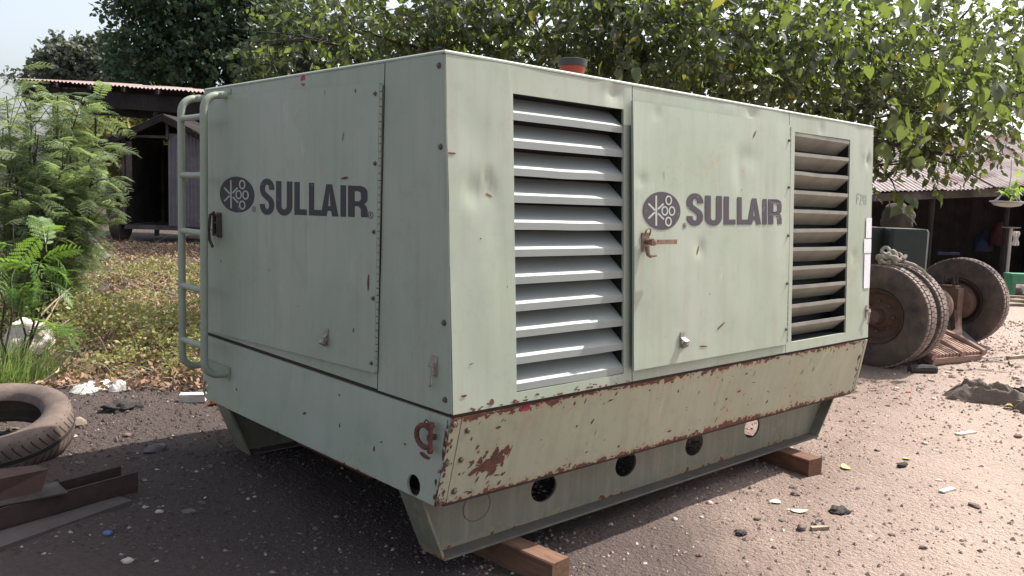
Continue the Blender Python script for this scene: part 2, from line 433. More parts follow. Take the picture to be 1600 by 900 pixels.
# side panels
LV1 = (.347, 1.042, .852, 2.094); LV2 = (2.585, 3.273, .864, 2.108)
dA = dents([(.135,1.685,.05,.06,-.012),(.215,1.70,.03,.05,-.009),(.20,1.757,.015,.03,-.006),(.98,2.16,.05,.035,-.012),(.93,2.2,.05,.03,.006),(.14,1.9,.09,.12,-.004),(.2,1.2,.1,.25,.004),(.25,1.5,.06,.2,-.003)])
p = grid_panel(lines(.004, 1.102, .022, LV1[:2]), lines(ZB, ZT, .022, LV1[2:]), SIDE, LV1, dA, .012)
pA = p.build('side_panel', m_paint, unit, True)
dB = dents([(2.13,2.17,.04,.03,-.01),(1.9,2.17,.06,.03,.003)])
p = grid_panel(lines(1.108, 2.517, .03), lines(ZB, ZT, .022), SIDE, None, dB, .012)
pB = p.build('side_panel', m_paint, unit, True)
dC = dents([(3.53,2.0,.022,.045,-.016),(3.50,2.03,.05,.03,.005),(2.9,2.15,.03,.03,-.006),(3.4,2.1,.05,.2,-.003),(3.36,1.36,.03,.04,-.006),(3.45,1.1,.07,.1,.004)])
p = grid_panel(lines(2.523, 3.597, .022, LV2[:2]), lines(ZB, ZT, .022, LV2[2:]), SIDE, LV2, dC, .012)
pC = p.build('side_panel', m_paint, unit, True)
# roof
mb = MB(); zt, zb = 2.223, 2.2095; o = .003
def rc(z, e): return [(-.019-e,.084-e,z),(3.619+e,.084-e,z),(3.619+e,2.303+e,z),(-.019-e,2.303+e,z)]
mb.add(rc(zb,o)+rc(zt-.006,o)+rc(zt,o-.008), [(3,2,1,0),(0,1,5,4),(1,2,6,5),(2,3,7,6),(3,0,4,7),(4,5,9,8),(5,6,10,9),(6,7,11,10),(7,4,8,11),(8,9,10,11)])
roof = mb.build('roof', m_paint, unit)
# hidden walls, floor, dark core
mb = MB(); mb.hexa([(3.56,.02,.81),(3.599,.02,.81),(3.599,W-.003,.81),(3.56,W-.003,.81),(3.575,.10,2.208),(3.616,.10,2.208),(3.616,2.30,2.208),(3.575,2.30,2.208)])
mb.build('far_end_panel', m_paint, unit)
mb = MB(); mb.hexa([(.01,W-.03,.81),(3.555,W-.03,.81),(3.555,W,.81),(.01,W,.81),(-.008,2.27,2.208),(3.57,2.27,2.208),(3.57,2.302,2.208),(-.008,2.302,2.208)])
mb.build('back_panel', m_paint, unit)
mb = MB(); mb.box((.05,.16,.425),(3.55,2.25,2.17)); core = mb.build('bay_shade_block', m_dark, unit)  # solid near-black block stands in for the shade inside
mb = MB(); mb.box((.015,.012,.785),(3.585,2.375,.812)); mb.build('base_rail', m_rustbrown, unit)
mb = MB(); mb.box((.03,.075,.405),(3.57,2.31,.422)); mb.build('floor_pan', m_rustbrown, unit)
# louvers: frames and single slats
def louver(lv, kind):
    x0, x1, z0, z1 = lv; d = .11
    mb = MB()
    for (xa, xb) in ((x0-.004, x0-.001), (x1+.001, x1+.004)):
        mb.hexa([SIDE(xa,z0-.004,-.013),SIDE(xb,z0-.004,-.013),SIDE(xb,z0-.004,-d),SIDE(xa,z0-.004,-d),SIDE(xa,z1+.004,-.013),SIDE(xb,z1+.004,-.013),SIDE(xb,z1+.004,-d),SIDE(xa,z1+.004,-d)])
    for (za, zb_) in ((z0-.004, z0-.001), (z1+.001, z1+.004)):
        mb.hexa([SIDE(x0,za,-.013),SIDE(x1,za,-.013),SIDE(x1,za,-d),SIDE(x0,za,-d),SIDE(x0,zb_,-.013),SIDE(x1,zb_,-.013),SIDE(x1,zb_,-d),SIDE(x0,zb_,-d)])
    fr = mb.build('louver_frame', m_dark, unit)  # jambs coloured near-black in place of their deep shade
    n = 11; step = (z1-z0)/n
    for i in range(n):
        if kind == 1:
            zb0 = z0 + .004 + i*step; prof = [(-.002,0),(-.002,.031),(-.090,.104),(-.092,.101),(-.006,.029),(-.006,0)]
        else:
            zb0 = z1 - .003 - i*step; prof = [(-.003,0),(-.003,-.021),(-.088,-.094),(-.090,-.090),(-.008,-.018),(-.008,0)]
        jit = random.uniform(-.003,.003); mb = MB(); k = len(prof); xs = linspace(x0+.002, x1-.002, 9)
        bend = random.choice([0,0,1,-1])*random.uniform(.001,.004); bc = random.uniform(.2,.8)
        for ix, x in enumerate(xs):
            t = ix/8
            for (o_, dz) in prof:
                zz = zb0+dz+jit*(t-.5)*1.2 + bend*gauss(t, 0, bc, 0, .2, 1)
                mb.v.append(SIDE(x, zz, o_))
        for ix in range(8):
            for j in range(k): mb.f.append((ix*k+j, ix*k+(j+1)%k, (ix+1)*k+(j+1)%k, (ix+1)*k+j))
        mb.f += [tuple(range(k)), tuple(reversed(range(8*k, 9*k)))]
        mb.build('louver_slat', m_baffle if kind == 1 else m_baffle2, unit, True, 20)
louver(LV1, 1); louver(LV2, 2)

# end panels
def quad_panel(c, fmap, nu, nv, disp=None, thick=.02):
    def fm(s, t, o):
        u, v = bil(c, s, t); return fmap(u, v, o)
    return grid_panel(linspace(0,1,nu), linspace(0,1,nv), fm, None, (lambda s,t: disp(*bil(c,s,t))) if disp else None, thick)
dE = dents([(.3,1.4,.12,.3,-.004),(.25,1.0,.1,.15,.003)])
eR = quad_panel([(.020,.807),(.523,.807),(.484,2.2085),(.100,2.2085)], ENDR, 18, 44, dE).build('end_panel', m_paint, unit, True)
# folded corner strip of the side panel shows as a thin pale edge
quad_panel([(.529,.812),(2.386,.812),(2.301,2.2085),(.490,2.2085)], ENDR, 60, 46, dents([(1.2,2.18,.3,.03,.002)])).build('end_panel', m_paint, unit, True)
# end door, hung a little out of square
EDC = [(2.272,.826),(.530,.884),(.508,2.126),(2.232,2.170)]
def EDOOR(y, z, o=0): return ENDR(y, z, o+.014)
dD = dents([(1.9,1.5,.25,.4,.006),(1.2,1.9,.3,.2,-.004),(.9,1.2,.3,.3,.004),(2.2,1.9,.05,.3,-.006),(.75,1.75,.06,.03,-.003)])
edoor = quad_panel(EDC, EDOOR, 60, 46, None, .013).build('access_door', m_door, unit, True); edoor['label'] = 'shaded end door with dark lettering'
# side door: ajar, the latch edge stands off the frame
def soff(x): 
    t = max(0., (2.513-x)/1.44); return .012 + .022*t**1.15
SDC = [(1.078,.868),(2.512,.860),(2.514,2.142),(1.062,2.134)]
def SDOOR(x, z, o=0): return SIDER(x, z, o+soff(x) + .004*math.sin((z-.86)*2.4))
dS = dents([(1.615,1.44,.035,.04,-.009),(2.05,1.93,.10,.05,-.006),(1.98,1.85,.05,.10,-.006),(1.125,1.77,.03,.02,-.008),(1.25,2.09,.03,.02,-.005),(1.8,1.2,.2,.25,.003),(2.35,1.5,.08,.5,.004)])
sdoor = quad_panel(SDC, SDOOR, 62, 56, dS, .013)
sdoor = sdoor.build('access_door', m_door, unit, True); sdoor['label'] = 'sunlit side door standing slightly ajar with lettering'
# hinges with knuckles
def hinge(pt, z0, z1, dirv, parent, n=40):
    mb = MB()
    for i in range(n):
        a = lerp(z0, z1, (i+.06)/n); b = lerp(z0, z1, (i+.94)/n)
        mb.tube([pt(a), pt(b)], .0065, 6)
    return mb.build('hinge', m_paint, parent, True)
hinge(lambda z: ENDR(lerp(.523,.500,(z-.89)/1.23), z, .010), .89, 2.12, None, edoor)
hinge(lambda z: SIDER(2.5215, z, .010), .87, 2.13, None, sdoor)
mb = MB(); mb.hexa([SIDE(2.5185,.87,.001),SIDE(2.5225,.87,.001),SIDE(2.5225,.87,.004),SIDE(2.5185,.87,.004),SIDE(2.5185,2.14,.001),SIDE(2.5225,2.14,.001),SIDE(2.5225,2.14,.004),SIDE(2.5185,2.14,.004)])
mb.build('door_gap_seal', m_black, unit)
def quad_strip(pts, mat, name, parent): 
    mb = MB(); mb.hexa(pts); return mb.build(name, mat, parent)
quad_strip([ENDR(.5235,.81,.001),ENDR(.5285,.81,.001),ENDR(.5285,.81,-.02),ENDR(.5235,.81,-.02),ENDR(.4845,2.205,.001),ENDR(.4895,2.205,.001),ENDR(.4895,2.205,-.02),ENDR(.4845,2.205,-.02)], m_black, 'panel_seam', unit)
quad_strip([ENDR(.002,.81,-.002),ENDR(.0195,.81,-.002),ENDR(.0195,.81,-.03),ENDR(.002,.81,-.03),ENDR(.086,2.205,-.002),ENDR(.0995,2.205,-.002),ENDR(.0995,2.205,-.03),ENDR(.086,2.205,-.03)], m_rustbrown, 'corner_seam', unit)
quad_strip([SIDE(.0005,.81,-.002),SIDE(.0035,.81,-.002),SIDE(.0035,.81,-.03),SIDE(.0005,.81,-.03),SIDE(.0005,2.205,-.002),SIDE(.0035,2.205,-.002),SIDE(.0035,2.205,-.03),SIDE(.0005,2.205,-.03)], m_paint, 'corner_fold', unit)

# skirt
def SKE(y, z, o=0): return Vector((-.02*(.799-z)/.381 - o, y, z))
mb = MB(); holes = [ellipse(.222,.463,.046,.046), ellipse(2.305,.477,.036,.045)]
plate2d(mb, [(.068,.418),(2.30,.418),(2.343,.448),(2.386,.791),(.0015,.791)], holes, SKE, .012)
ske = mb.build('end_skirt', paint_mat('end_skirt_paint', (.355,.378,.32), rust=.05, streak=.35, zedges=[(.311,.02,.12)]), unit)
def SK(x, z, o=0):
    t = (.799-z)/.381; return Vector((x + lerp(0,-.02,t)*(1-x/L) + .015*t*(x/L), .068*t - o, z))
def dK(u, v): return .004*noise.noise(Vector((u*1.3, v*2, 9))) + .003*noise.noise(Vector((u*5, v*4, 2)))
sks = grid_panel(lines(.054, 3.567, .03), lines(.418, .791, .02), SK, None, dK, .010).build('side_skirt', m_skirt, unit, True)
grid_panel(lines(.0, .050, .025), lines(.418, .791, .03), SK, None, None, .010).build('corner_skirt', m_skirt, unit, True)
grid_panel(lines(3.572, 3.598, .013), lines(.418, .791, .03), SK, None, None, .010).build('corner_skirt', m_skirt, unit, True)
mb = MB(); mb.hexa([(3.588,.085,.418),(3.612,.085,.418),(3.612,2.30,.418),(3.588,2.30,.418),(3.575,.014,.79),(3.597,.014,.79),(3.597,2.37,.79),(3.575,2.37,.79)])
mb.build('far_end_skirt', m_skirt, unit)
mb = MB(); mb.hexa([(.0,2.305,.418),(3.58,2.305,.418),(3.58,2.32,.418),(.0,2.32,.418),(.02,2.36,.79),(3.57,2.36,.79),(3.57,2.372,.79),(.02,2.372,.79)])
mb.build('back_skirt', m_skirt, unit)
# chips of bare rusty metal
def blob(c, r, fmap, n=9, asp=1., rot=0., rough=.45, off=.0012):
    pts = []
    for i in range(n):
        a = 2*math.pi*i/n; rr = r*(1+rough*random.uniform(-1,1))
        u, v = rr*math.cos(a)*asp, rr*math.sin(a)/asp
        pts.append(fmap(c[0]+u*math.cos(rot)-v*math.sin(rot), c[1]+u*math.sin(rot)+v*math.cos(rot), off))
    ctr = fmap(c[0], c[1], off)
    return pts+[ctr], [(i, (i+1)%n, n) for i in range(n)]
mb = MB(); mb.open = True
fsk = lambda u, v, o: SK(u, min(.788,max(.420,v)), o+dK(u, v))
for i in range(46): mb.add(*blob((random.gauss(.262,.04), random.gauss(.565,.028)), random.uniform(.006,.022), fsk, 8, random.uniform(.8,1.5), random.uniform(-.3,1.2)))
for i in range(14): mb.add(*blob((random.gauss(.17,.045), random.gauss(.55,.045)), random.uniform(.003,.009), fsk, 7, random.uniform(.8,1.8), random.uniform(-.2,1.3)))
for i in range(150):
    u = random.uniform(.08,3.5); v = random.choice([random.uniform(.42,.79), random.triangular(.70,.79,.79), random.triangular(.42,.5,.42)])
    mb.add(*blob((u, v), random.choice([.0025,.004,.006,.009]), fsk, 7, random.uniform(.8,2.2), random.uniform(-.4,1.5)))
for i in range(10): mb.add(*blob((random.gauss(.42,.04), random.gauss(.775,.008)), random.uniform(.004,.010), fsk, 7, 1.6, 0))
for i in range(34): mb.add(*blob((random.uniform(.0,.05)*random.random(), random.uniform(.43,.78)), random.uniform(.003,.010), fsk, 7, .8, 0))
for i in range(22):
    v = random.uniform(.43,.78); mb.add(*blob((3.545+random.uniform(-.02,.012), v), random.uniform(.004,.012), fsk, 7, .7, .1))
for i in range(9):   # long thin scratches
    u = random.uniform(.1,3.4); v = random.uniform(.45,.78); ro = random.uniform(-.3,1.6)
    mb.add(*blob((u, v), random.uniform(.005,.011), fsk, 8, random.uniform(2.6,3.6), ro, .4))
for i in range(70):
    e = random.choice([.418,.79]); mb.add(*blob((random.uniform(.06,3.55), e+(.012 if e < .5 else -.012)*random.random()), random.uniform(.006,.016), fsk, 8, random.uniform(1.2,2.4), random.uniform(-.15,.15)))
ch = mb.build('rust_chip', m_rust, sks); ch['kind'] = 'stuff'
mb = MB(); mb.open = True
fe = lambda u, v, o: SKE(u, v, o)
for (y, z) in ((.833,.725),(.815,.582),(.523,.546),(.473,.587),(1.143,.573),(1.9,.55),(.3,.62)):
    mb.add(*blob((y, z), random.uniform(.005,.012), fe, 7, random.uniform(.6,1.6), random.uniform(0,1.5)))
for i in range(26):
    z = random.uniform(.43,.78); mb.add(*blob((.068*(.799-z)/.381+random.uniform(.004,.03), z), random.uniform(.003,.010), fe, 7, .7, 0))
mb.add(*blob((.165,.605), .02, fe, 9, 1.9, .05, .3))
ch = mb.build('rust_chip', m_rust, ske); ch['kind'] = 'stuff'
mb = MB(); mb.open = True
for (y, z, r, a, ro) in ((.771,1.729,.014,2.6,-.1),(.581,1.281,.016,.42,0),(.788,1.913,.008,.35,.3),(.948,2.112,.004,.4,0),(.691,2.105,.006,.8,0),(1.2,1.1,.004,1,0),(1.5,1.25,.004,1.4,.3),(.7,1.05,.006,.6,.2),(2.08,1.25,.006,1.8,.4)):
    mb.add(*blob((y, z), r, lambda u, v, o: EDOOR(u, v, o+.0015), 8, a, ro, .3))
ch = mb.build('paint_chip', m_rust, edoor); ch['kind'] = 'stuff'
mb = MB(); mb.open = True
for (x, z, r, a, ro) in ((.022,1.83,.009,2,0),(.213,1.675,.009,2.4,-.4),(.06,.875,.01,2,0),(.206,.83,.013,1,0),(.16,1.5,.004,1,0),(.3,1.3,.003,1,0),(.1,1.0,.005,2,.2)):
    mb.add(*blob((x, z), r, lambda u, v, o: SIDE(u, v, o+dA(u,v)+.001), 8, a, ro, .3))
for i in range(40):
    mb.add(*blob((random.uniform(.05,1.08), .812+random.random()**3*.02), random.uniform(.003,.008), lambda u, v, o: SIDE(u, v, o+dA(u,v)+.001), 7, 1.6, 0))
ch = mb.build('paint_chip', m_rust, pA); ch['kind'] = 'stuff'
mb = MB(); mb.open = True
for (x, z, r, a, ro) in ((2.13,2.06,.012,2.2,.9),(1.81,1.025,.014,3,.4),(1.60,1.43,.012,.5,-.5),(1.7,1.2,.004,1,0),(1.3,1.8,.006,.3,.1),(2.0,1.75,.004,1,0),(1.65,.93,.012,3,-.1)):
    mb.add(*blob((x, z), r, lambda u, v, o: SDOOR(u, v, o+dS(u,v)+.001), 8, a, ro, .3))
ch = mb.build('paint_chip', m_rust, sdoor); ch['kind'] = 'stuff'
mb = MB(); mb.add(*blob((1.171,2.184), .026, ENDR, 14, .95, 0, .12)); mb.open = True
o = mb.build('red_spray_mark', m_redpaint, unit)
mb = MB(); mb.open = True; mb.add(*blob((.405,.772), .016, fsk, 9, 1.7, 0, .3, .003)); mb.build('red_paint_smear', m_redpaint, sks)

# bolts
def bolts(lst, fmap, parent, r=.011):
    for (u, v) in lst:
        mb = MB(); c = fmap(u, v, 0); ax = (fmap(u, v, .01)-c).normalized()
        mb.lathe(c - ax*.002, ax, [(0,r*1.55),(.004,r*1.5),(.0045,r),(.011,r*.95),(.013,r*.6)], 6)
        mb.build('bolt', m_bolt, parent, False)
bolts([(.014,.768),(.014,.603),(.014,.437)], SK, unit); bolts([(.092,.73),(.088,.605),(.084,.468)], SK, sks)
bolts([(.536,2.083),(.533,1.791),(.539,1.501),(.541,1.212),(.552,.924)], EDOOR, edoor, .007)
bolts([(.118,2.165),(.100,1.855),(.062,1.168),(.048,.86)], ENDR, eR, .009)
bolts([(2.498,2.05),(2.498,1.78),(2.498,1.5),(2.498,1.22),(2.498,.95)], lambda x,z,o: SDOOR(x,z,o+.003), sdoor, .006)

# skids
def skid(mir):
    Y = (lambda y: y) if not mir else (lambda y: W-y)
    mb = MB()
    outer = [(.147,.1188),(3.374,.1188),(3.598,.404),(.018,.404)]
    hs = [ellipse(.794+.616*i, .270+.002*i, .087, .068, 30) for i in range(4)]
    plate2d(mb, outer, hs, lambda u, v, o: Vector((u, Y(.26-o), v)), .012)
    web = mb.build('skid_beam', m_skid, unit)
    mb = MB(); a, b = sorted((Y(.185), Y(.272))); mb.box((.13,a,.107),(3.372,b,.1185)); mb.build('skid_flange', m_flange, web)
    for (xt, xb, s) in ((.0,.128,1), (3.615,3.378,-1)):
        mb = MB(); y0, y1 = sorted((Y(.192), Y(.352)))
        mb.hexa([(xb,y0,.108),(xb+s*.014,y0,.108),(xb+s*.014,y1,.108),(xb,y1,.108),(xt,y0,.404),(xt+s*.014,y0,.404),(xt+s*.014,y1,.404),(xt,y1,.404)])
        mb.build('skid_end_plate', m_skid, web)
    mb = MB(); y0, y1 = sorted((Y(.268), Y(.352))); mb.box((.16,y0,.107),(3.37,y1,.1175)); mb.build('skid_sole', m_flange, web)
    if not mir:
        mb = MB(); ring = [(math.cos(t)*.082, math.sin(t)*.068) for t in linspace(0,2*math.pi,33)[:-1]]
        vs_ = [Vector((.366+x*k, .2587, .275+z*k)) for k in (1,.955) for x, z in ring]; n = 32
        mb.add(vs_, [(i,(i+1)%n,n+(i+1)%n,n+i) for i in range(n)]); mb.open = True
        mb.build('knockout_ring', m_rust, web)
skid(False); skid(True)
for x in (.55, 1.5, 2.5, 3.2):
    mb = MB(); mb.box((x-.04,.275,.30),(x+.04,W-.275,.404)); mb.build('cross_member', m_rustbrown, unit)
mb = MB(); mb.tube([(.05,.62,.385),(.05,1.3,.385)], .018, 10); mb.build('drain_pipe', m_rust, unit, True)

# lifting shackle on end skirt
mb = MB(); pts = [(-.045,.078,.735)] + [(-.045, .118+.055*math.cos(a), .702+.045*math.sin(a)) for a in [R(d) for d in range(120, -121, -20)]] + [(-.045,.078,.668)]
mb.tube(pts, .011, 8); mb.lathe((-.045,.080,.64), (0,0,1), [(0,.010),(.012,.014),(.02,.009),(.105,.009),(.108,.016),(.125,.016)], 8)
mb.box((-.05,.083,.69),(-.012,.098,.712)); mb.tube([(-.04,.098,.745),(-.04,.103,.765),(-.04,.118,.77),(-.04,.127,.758),(-.04,.125,.74)], .003, 6)
mb.build('lifting_shackle', m_rust, unit, True)
mb = MB(); mb.tube([(.06,2.36,.70),(.06,2.46,.715),(.06,2.49,.69),(.06,2.48,.66),(.06,2.36,.655)], .012, 8); mb.build('lifting_ring', m_rustbrown, unit, True)

# latches and handles
def latch(o, u, n, parent, hook=False):
    o, u, n = Vector(o), Vector(u), Vector(n); v = Vector((0,0,1))
    mb = MB(); mb.obox(o, u*.019, v*.042, n*.0025)
    if hook:
        mb.obox(o+n*.010+v*.005, u*.015, v*.010, n*.008)
        mb.tube([o+n*.014+u*.012+v*.0, o+n*.016-v*.04, o+n*.014-v*.075, o+n*.012-v*.085-u*.01], .0045, 6)
        mb.tube([o+n*.014-u*.018, o+n*.014+u*.018], .005, 6)
    else:
        mb.hexa([o-u*.017+v*.012+n*.003,o+u*.017+v*.012+n*.003,o+u*.017+v*.014+n*.004,o-u*.017+v*.014+n*.004,o-u*.018-v*.006+n*.028,o+u*.018-v*.006+n*.028,o+u*.018-v*.002+n*.03,o-u*.018-v*.002+n*.03])
        mb.tube([o+n*.026-v*.004, o+n*.028-v*.016, o+n*.012-v*.03, o+n*.004-v*.036], [.016,.017,.012,.009], 8)
        mb.lathe(o+v*.03+u*.008, n, [(0,.004),(.006,.003)], 6); mb.lathe(o+v*.03-u*.008, n, [(0,.004),(.006,.003)], 6)
    return mb.build('latch', m_zinc, parent, True)
latch(SDOOR(1.462,.980,.003), (1,0,0), (0,-1,.06), sdoor)
latch(EDOOR(.93,.985,.003), (0,-1,0), (-1,0,0), edoor)
latch(ENDR(.118,.985,.003), (0,-1,0), (-1,0,0), eR, True)
latch(SIDE(3.566,.985,.003), (1,0,0), (0,-1,.06), pC, True)
# T handle on side door
c = SDOOR(1.150,1.478,.002); n = Vector((0,-1,.06))
mb = MB(); mb.obox(c, (.028,0,0), (0,0,.045), n*.003)
mb.tube([c, c+n*.042], .012, 10); mb.obox(c+n*.05+Vector((.075,0,.0)), (.098,0,.0), (0,0,.011), n*.009)
mb.lathe(c+n*.035, n, [(0,.018),(.024,.017),(.028,.010)], 12)
mb.tube([c+Vector((-.018,0,.03))+n*.01, c+Vector((-.018,0,.056))+n*.018, c+Vector((0,0,.068))+n*.02, c+Vector((.018,0,.056))+n*.018, c+Vector((.018,0,.03))+n*.01], .0045, 6)
mb.tube([c+Vector((-.006,0,-.02))+n*.02, c+Vector((-.004,0,-.06))+n*.026, c+Vector((.006,0,-.068))+n*.03, c+Vector((.05,0,-.066))+n*.034], [.012,.010,.008,.004], 8)
mb.build('handle', simple('worn_handle_steel', (.30,.24,.19), .45, .55, 20, .5, c2=(.15,.07,.05)), sdoor, True)
# lever handle on end door
c = EDOOR(2.095,1.455,.002); n = Vector((-1,0,0)); u = Vector((0,-1,0))
mb = MB(); mb.obox(c, u*.030, (0,0,.07), n*.003)
for dz in (.055,.012,-.055): mb.obox(c+Vector((0,0,dz))+n*.012, u*.028, (0,0,.005), n*.012)
mb.obox(c+u*-.026+n*.014, u*.003, (0,0,.062), n*.014); mb.obox(c+u*.028+n*.014, u*.003, (0,0,.055), n*.014)
mb.tube([c+n*.03+Vector((0,.0,.07)), c+n*.04+u*-.03+Vector((0,0,.055)), c+n*.042+u*-.045+Vector((0,0,-.03)), c+n*.035+u*-.052+Vector((0,0,-.085)), c+n*.03+u*-.02+Vector((0,0,-.125))], .0085, 8)
mb.tube([c+n*.02+u*-.02+Vector((0,0,-.03)), c+n*.05+u*-.08+Vector((0,0,-.025)), c+n*.09+u*-.10+Vector((0,0,.01))], .0025, 5)
mb.build('handle', simple('grimy_handle_steel', (.10,.09,.08), .6, .6, 25, .4, c2=(.05,.035,.03)), edoor, True)

# ladder
def arc(c, a, b, t0, t1, n=7): return [Vector(c)+Vector(a)*math.cos(t)+Vector(b)*math.sin(t) for t in linspace(t0, t1, n)]
mb = MB(); mb.box((-.026,1.955,2.138),(-.0195,2.296,2.2)); mb.build('ladder_bracket', m_ladder, unit)
mb = MB(); mb.box((-.022,1.985,.588),(-.0125,2.335,.655)); mb.build('ladder_bracket', m_ladder, unit)
for y, dz in ((2.005,0), (2.312,0)):
    path = [Vector((-.024,y-.02,2.165))] + [Vector((-.055,y-.015,2.164))] + arc((-.065,y,2.08), (0,0,.082), (-.085,0,0), 0, math.pi/2, 8) + arc((-.07,y+.004,.70), (-.08,0,0), (0,0,-.08), 0, math.pi/2, 8) + [Vector((-.02,y+.004,.62))]
    mb = MB(); mb.tube(path, .0205, 12); mb.build('ladder_rail', m_ladder, unit, True)
for i in range(5):
    z = 2.043-.3147*i
    mb = MB(); mb.tube([(-.150,2.012,z),(-.151,2.16,z-.002),(-.150,2.308,z)], .0175, 10); mb.build('ladder_rung', m_ladder, unit, True)

# ---- lettering
def strokepoly(pts, w):
    l, r = [], []
    for i, p in enumerate(pts):
        a = Vector(pts[max(0,i-1)]); b = Vector(pts[min(len(pts)-1,i+1)]); t = (b-a).normalized(); nrm = Vector((-t.y, t.x))
        l.append(tuple(Vector(p)+nrm*w/2)); r.append(tuple(Vector(p)-nrm*w/2))
    return l + r[::-1]
def eArc(cx, cy, rx, ry, a0, a1, n=12): return [(cx+rx*math.cos(R(a)), cy-ry*math.sin(R(a))) for a in linspace(a0, a1, n)]
def glyphs():
    S = strokepoly(eArc(427,702,28,37,-8,228,16) + eArc(427,786,28,36,52,-188,16), 31)
    U = [(480,660),(511,660)] + eArc(526,788,15,17,180,360,9) + [(541,660),(572,660)] + eArc(526,786,46,51,0,-180,17)
    L1 = [(583,661),(612,661),(612,800),(650,800),(650,830),(583,830)]
    L2 = [(660,662),(687,662),(687,800),(724.2,800),(719.2,830),(660,830)]
    A = [(748,666),(776,666),(806,830),(776,830),(771,803),(754,803),(749,830),(720,830)]
    Ah = [(762,700),(768.5,778),(757,778)]
    I = [(815,668),(841,668),(841,830),(815,830)]
    Rr = [(850,668),(903,668)] + eArc(903,700,33,32,80,0,6) + eArc(903,735,33,30,0,-55,6) + [(931,772),(936,790),(937,828),(908,828),(907,788),(898,773),(880,773),(880,829),(850,829)]
    Rh = [(880,696),(898,696),(907,704),(908,736),(899,747),(880,747)]
    return [(S,[]),(U,[]),(L1,[]),(L2,[]),(A,[Ah]),(I,[]),(Rr,[Rh])]
def dens(poly, mx=16):
    out = []
    for i in range(len(poly)):
        a, b = Vector(poly[i]), Vector(poly[(i+1)%len(poly)]); k = max(1, int((b-a).length/mx))
        out += [tuple(a.lerp(b, j/k)) for j in range(k)]
    return out
def lettering(quad, surf, mat, parent):
    for outer, hs in glyphs():
        def fm(x, y, o):
            u, v = bil(quad, (x-383)/554, (832-y)/174); return surf(u, v, .0008+o)
        mb = MB(); plate2d(mb, dens(outer), [dens(h) for h in hs], fm, .0006); mb.build('letter', mat, parent)
def logo(cu, cv, ru, rv, sg, surf, mat, parent):
    def fm(k):
        def f(x, y, o): return surf(cu+sg*ru*(x-232)/116, cv-rv*(y-746)/112, k+o)
        return f
    mb = MB(); ring = ellipse(232,746,116,112,44); plate2d(mb, ring, [], fm(.0008), .0006); lg = mb.build('logo_oval', mat, parent)
    for st in ([(195,658),(195,834)], [(148,706),(242,796)], [(148,792),(240,704)]):
        mb = MB(); plate2d(mb, dens(strokepoly(st, 10)), [], fm(.0014), .0004); mb.build('logo_line', m_logoline, parent) if st[0][0] == 195 else None
        if st[0][0] != 195: 
            # split the diagonals so that no two pieces overlap
            a, b = Vector(st[0]), Vector(st[1])
            for t0, t1 in ((0,.42),(.62,1)):
                mb = MB(); plate2d(mb, strokepoly([tuple(a.lerp(b,t0)), tuple(a.lerp(b,t1))], 10), [], fm(.0014), .0004); mb.build('logo_line', m_logoline, parent)
    for cx, cy in ((271,683),(247,746),(292,746),(270,809)):
        mb = MB(); plate2d(mb, ellipse(cx,cy,21,29,26), [ellipse(cx,cy,13,20,26)], fm(.0019), .0004); mb.build('logo_ring', m_logoline, parent)
def regmark(cu, cv, ru, rv, sg, surf, mat, parent):
    f = lambda k: (lambda x, y, o: surf(cu+sg*ru*x, cv+rv*y, k+o))
    mb = MB(); plate2d(mb, ellipse(0,0,1,1,20), [ellipse(0,0,.8,.8,20)], f(.0009), .0006)
    plate2d(mb, [(-.3,-.5),(-.12,-.5),(-.12,.0),(.15,-.5),(.36,-.5),(.08,.03),(.3,.25),(.2,.5),(-.3,.5)], [[(-.12,.12),(.08,.15),(.1,.32),(-.12,.34)]], f(.0009), .0006)
    mb.build('registered_mark', mat, parent)
lettering([(1.603,1.537),(.589,1.557),(.591,1.703),(1.599,1.712)], EDOOR, m_ink, edoor)
logo(1.873,1.630,.213,.097,-1, EDOOR, m_ink, edoor)
regmark(1.668,1.558,.021,.016,-1, EDOOR, m_ink, edoor); regmark(.567,1.571,.021,.016,-1, EDOOR, m_ink, edoor)
dsurf = lambda u, v, o: SDOOR(u, v, o+dS(u, v)+.0014)
# the door stands off the frame, so positions along it shift a little
lettering([(1.527-.036,1.560),(2.449-.024,1.563),(2.444-.024,1.716),(1.527-.036,1.713)], dsurf, m_ink2, sdoor)
logo(1.322-.036,1.628,.152,.092,1, dsurf, m_ink2, sdoor)
regmark(1.474,1.556,.015,.014,1, dsurf, m_ink2, sdoor)
# pencilled number F241
mb = MB(); mb.open = True
def pen(pts): 
    plate2d(mb, strokepoly(pts, .0035), [], lambda u, v, o: SIDE(3.375+u, 1.70+v, .0015+o+dC(3.375+u,1.70+v)), .0005)
pen([(.0,.0),(.004,.062)]); pen([(.004,.068),(.035,.066)]); pen([(.006,.037),(.028,.037)])
pen([(.045,.055),(.058,.066),(.068,.052),(.046,.004)]); pen([(.05,.0),(.074,-.002)])
pen([(.092,.064),(.084,.026)]); pen([(.088,.022),(.118,.024)]); pen([(.108,.06),(.108,.030)]); pen([(.108,.018),(.108,-.006)])
pen([(.136,.060),(.134,-.004)])
mb.build('pencil_number', simple('pencil', (.13,.13,.12), .7), pC)
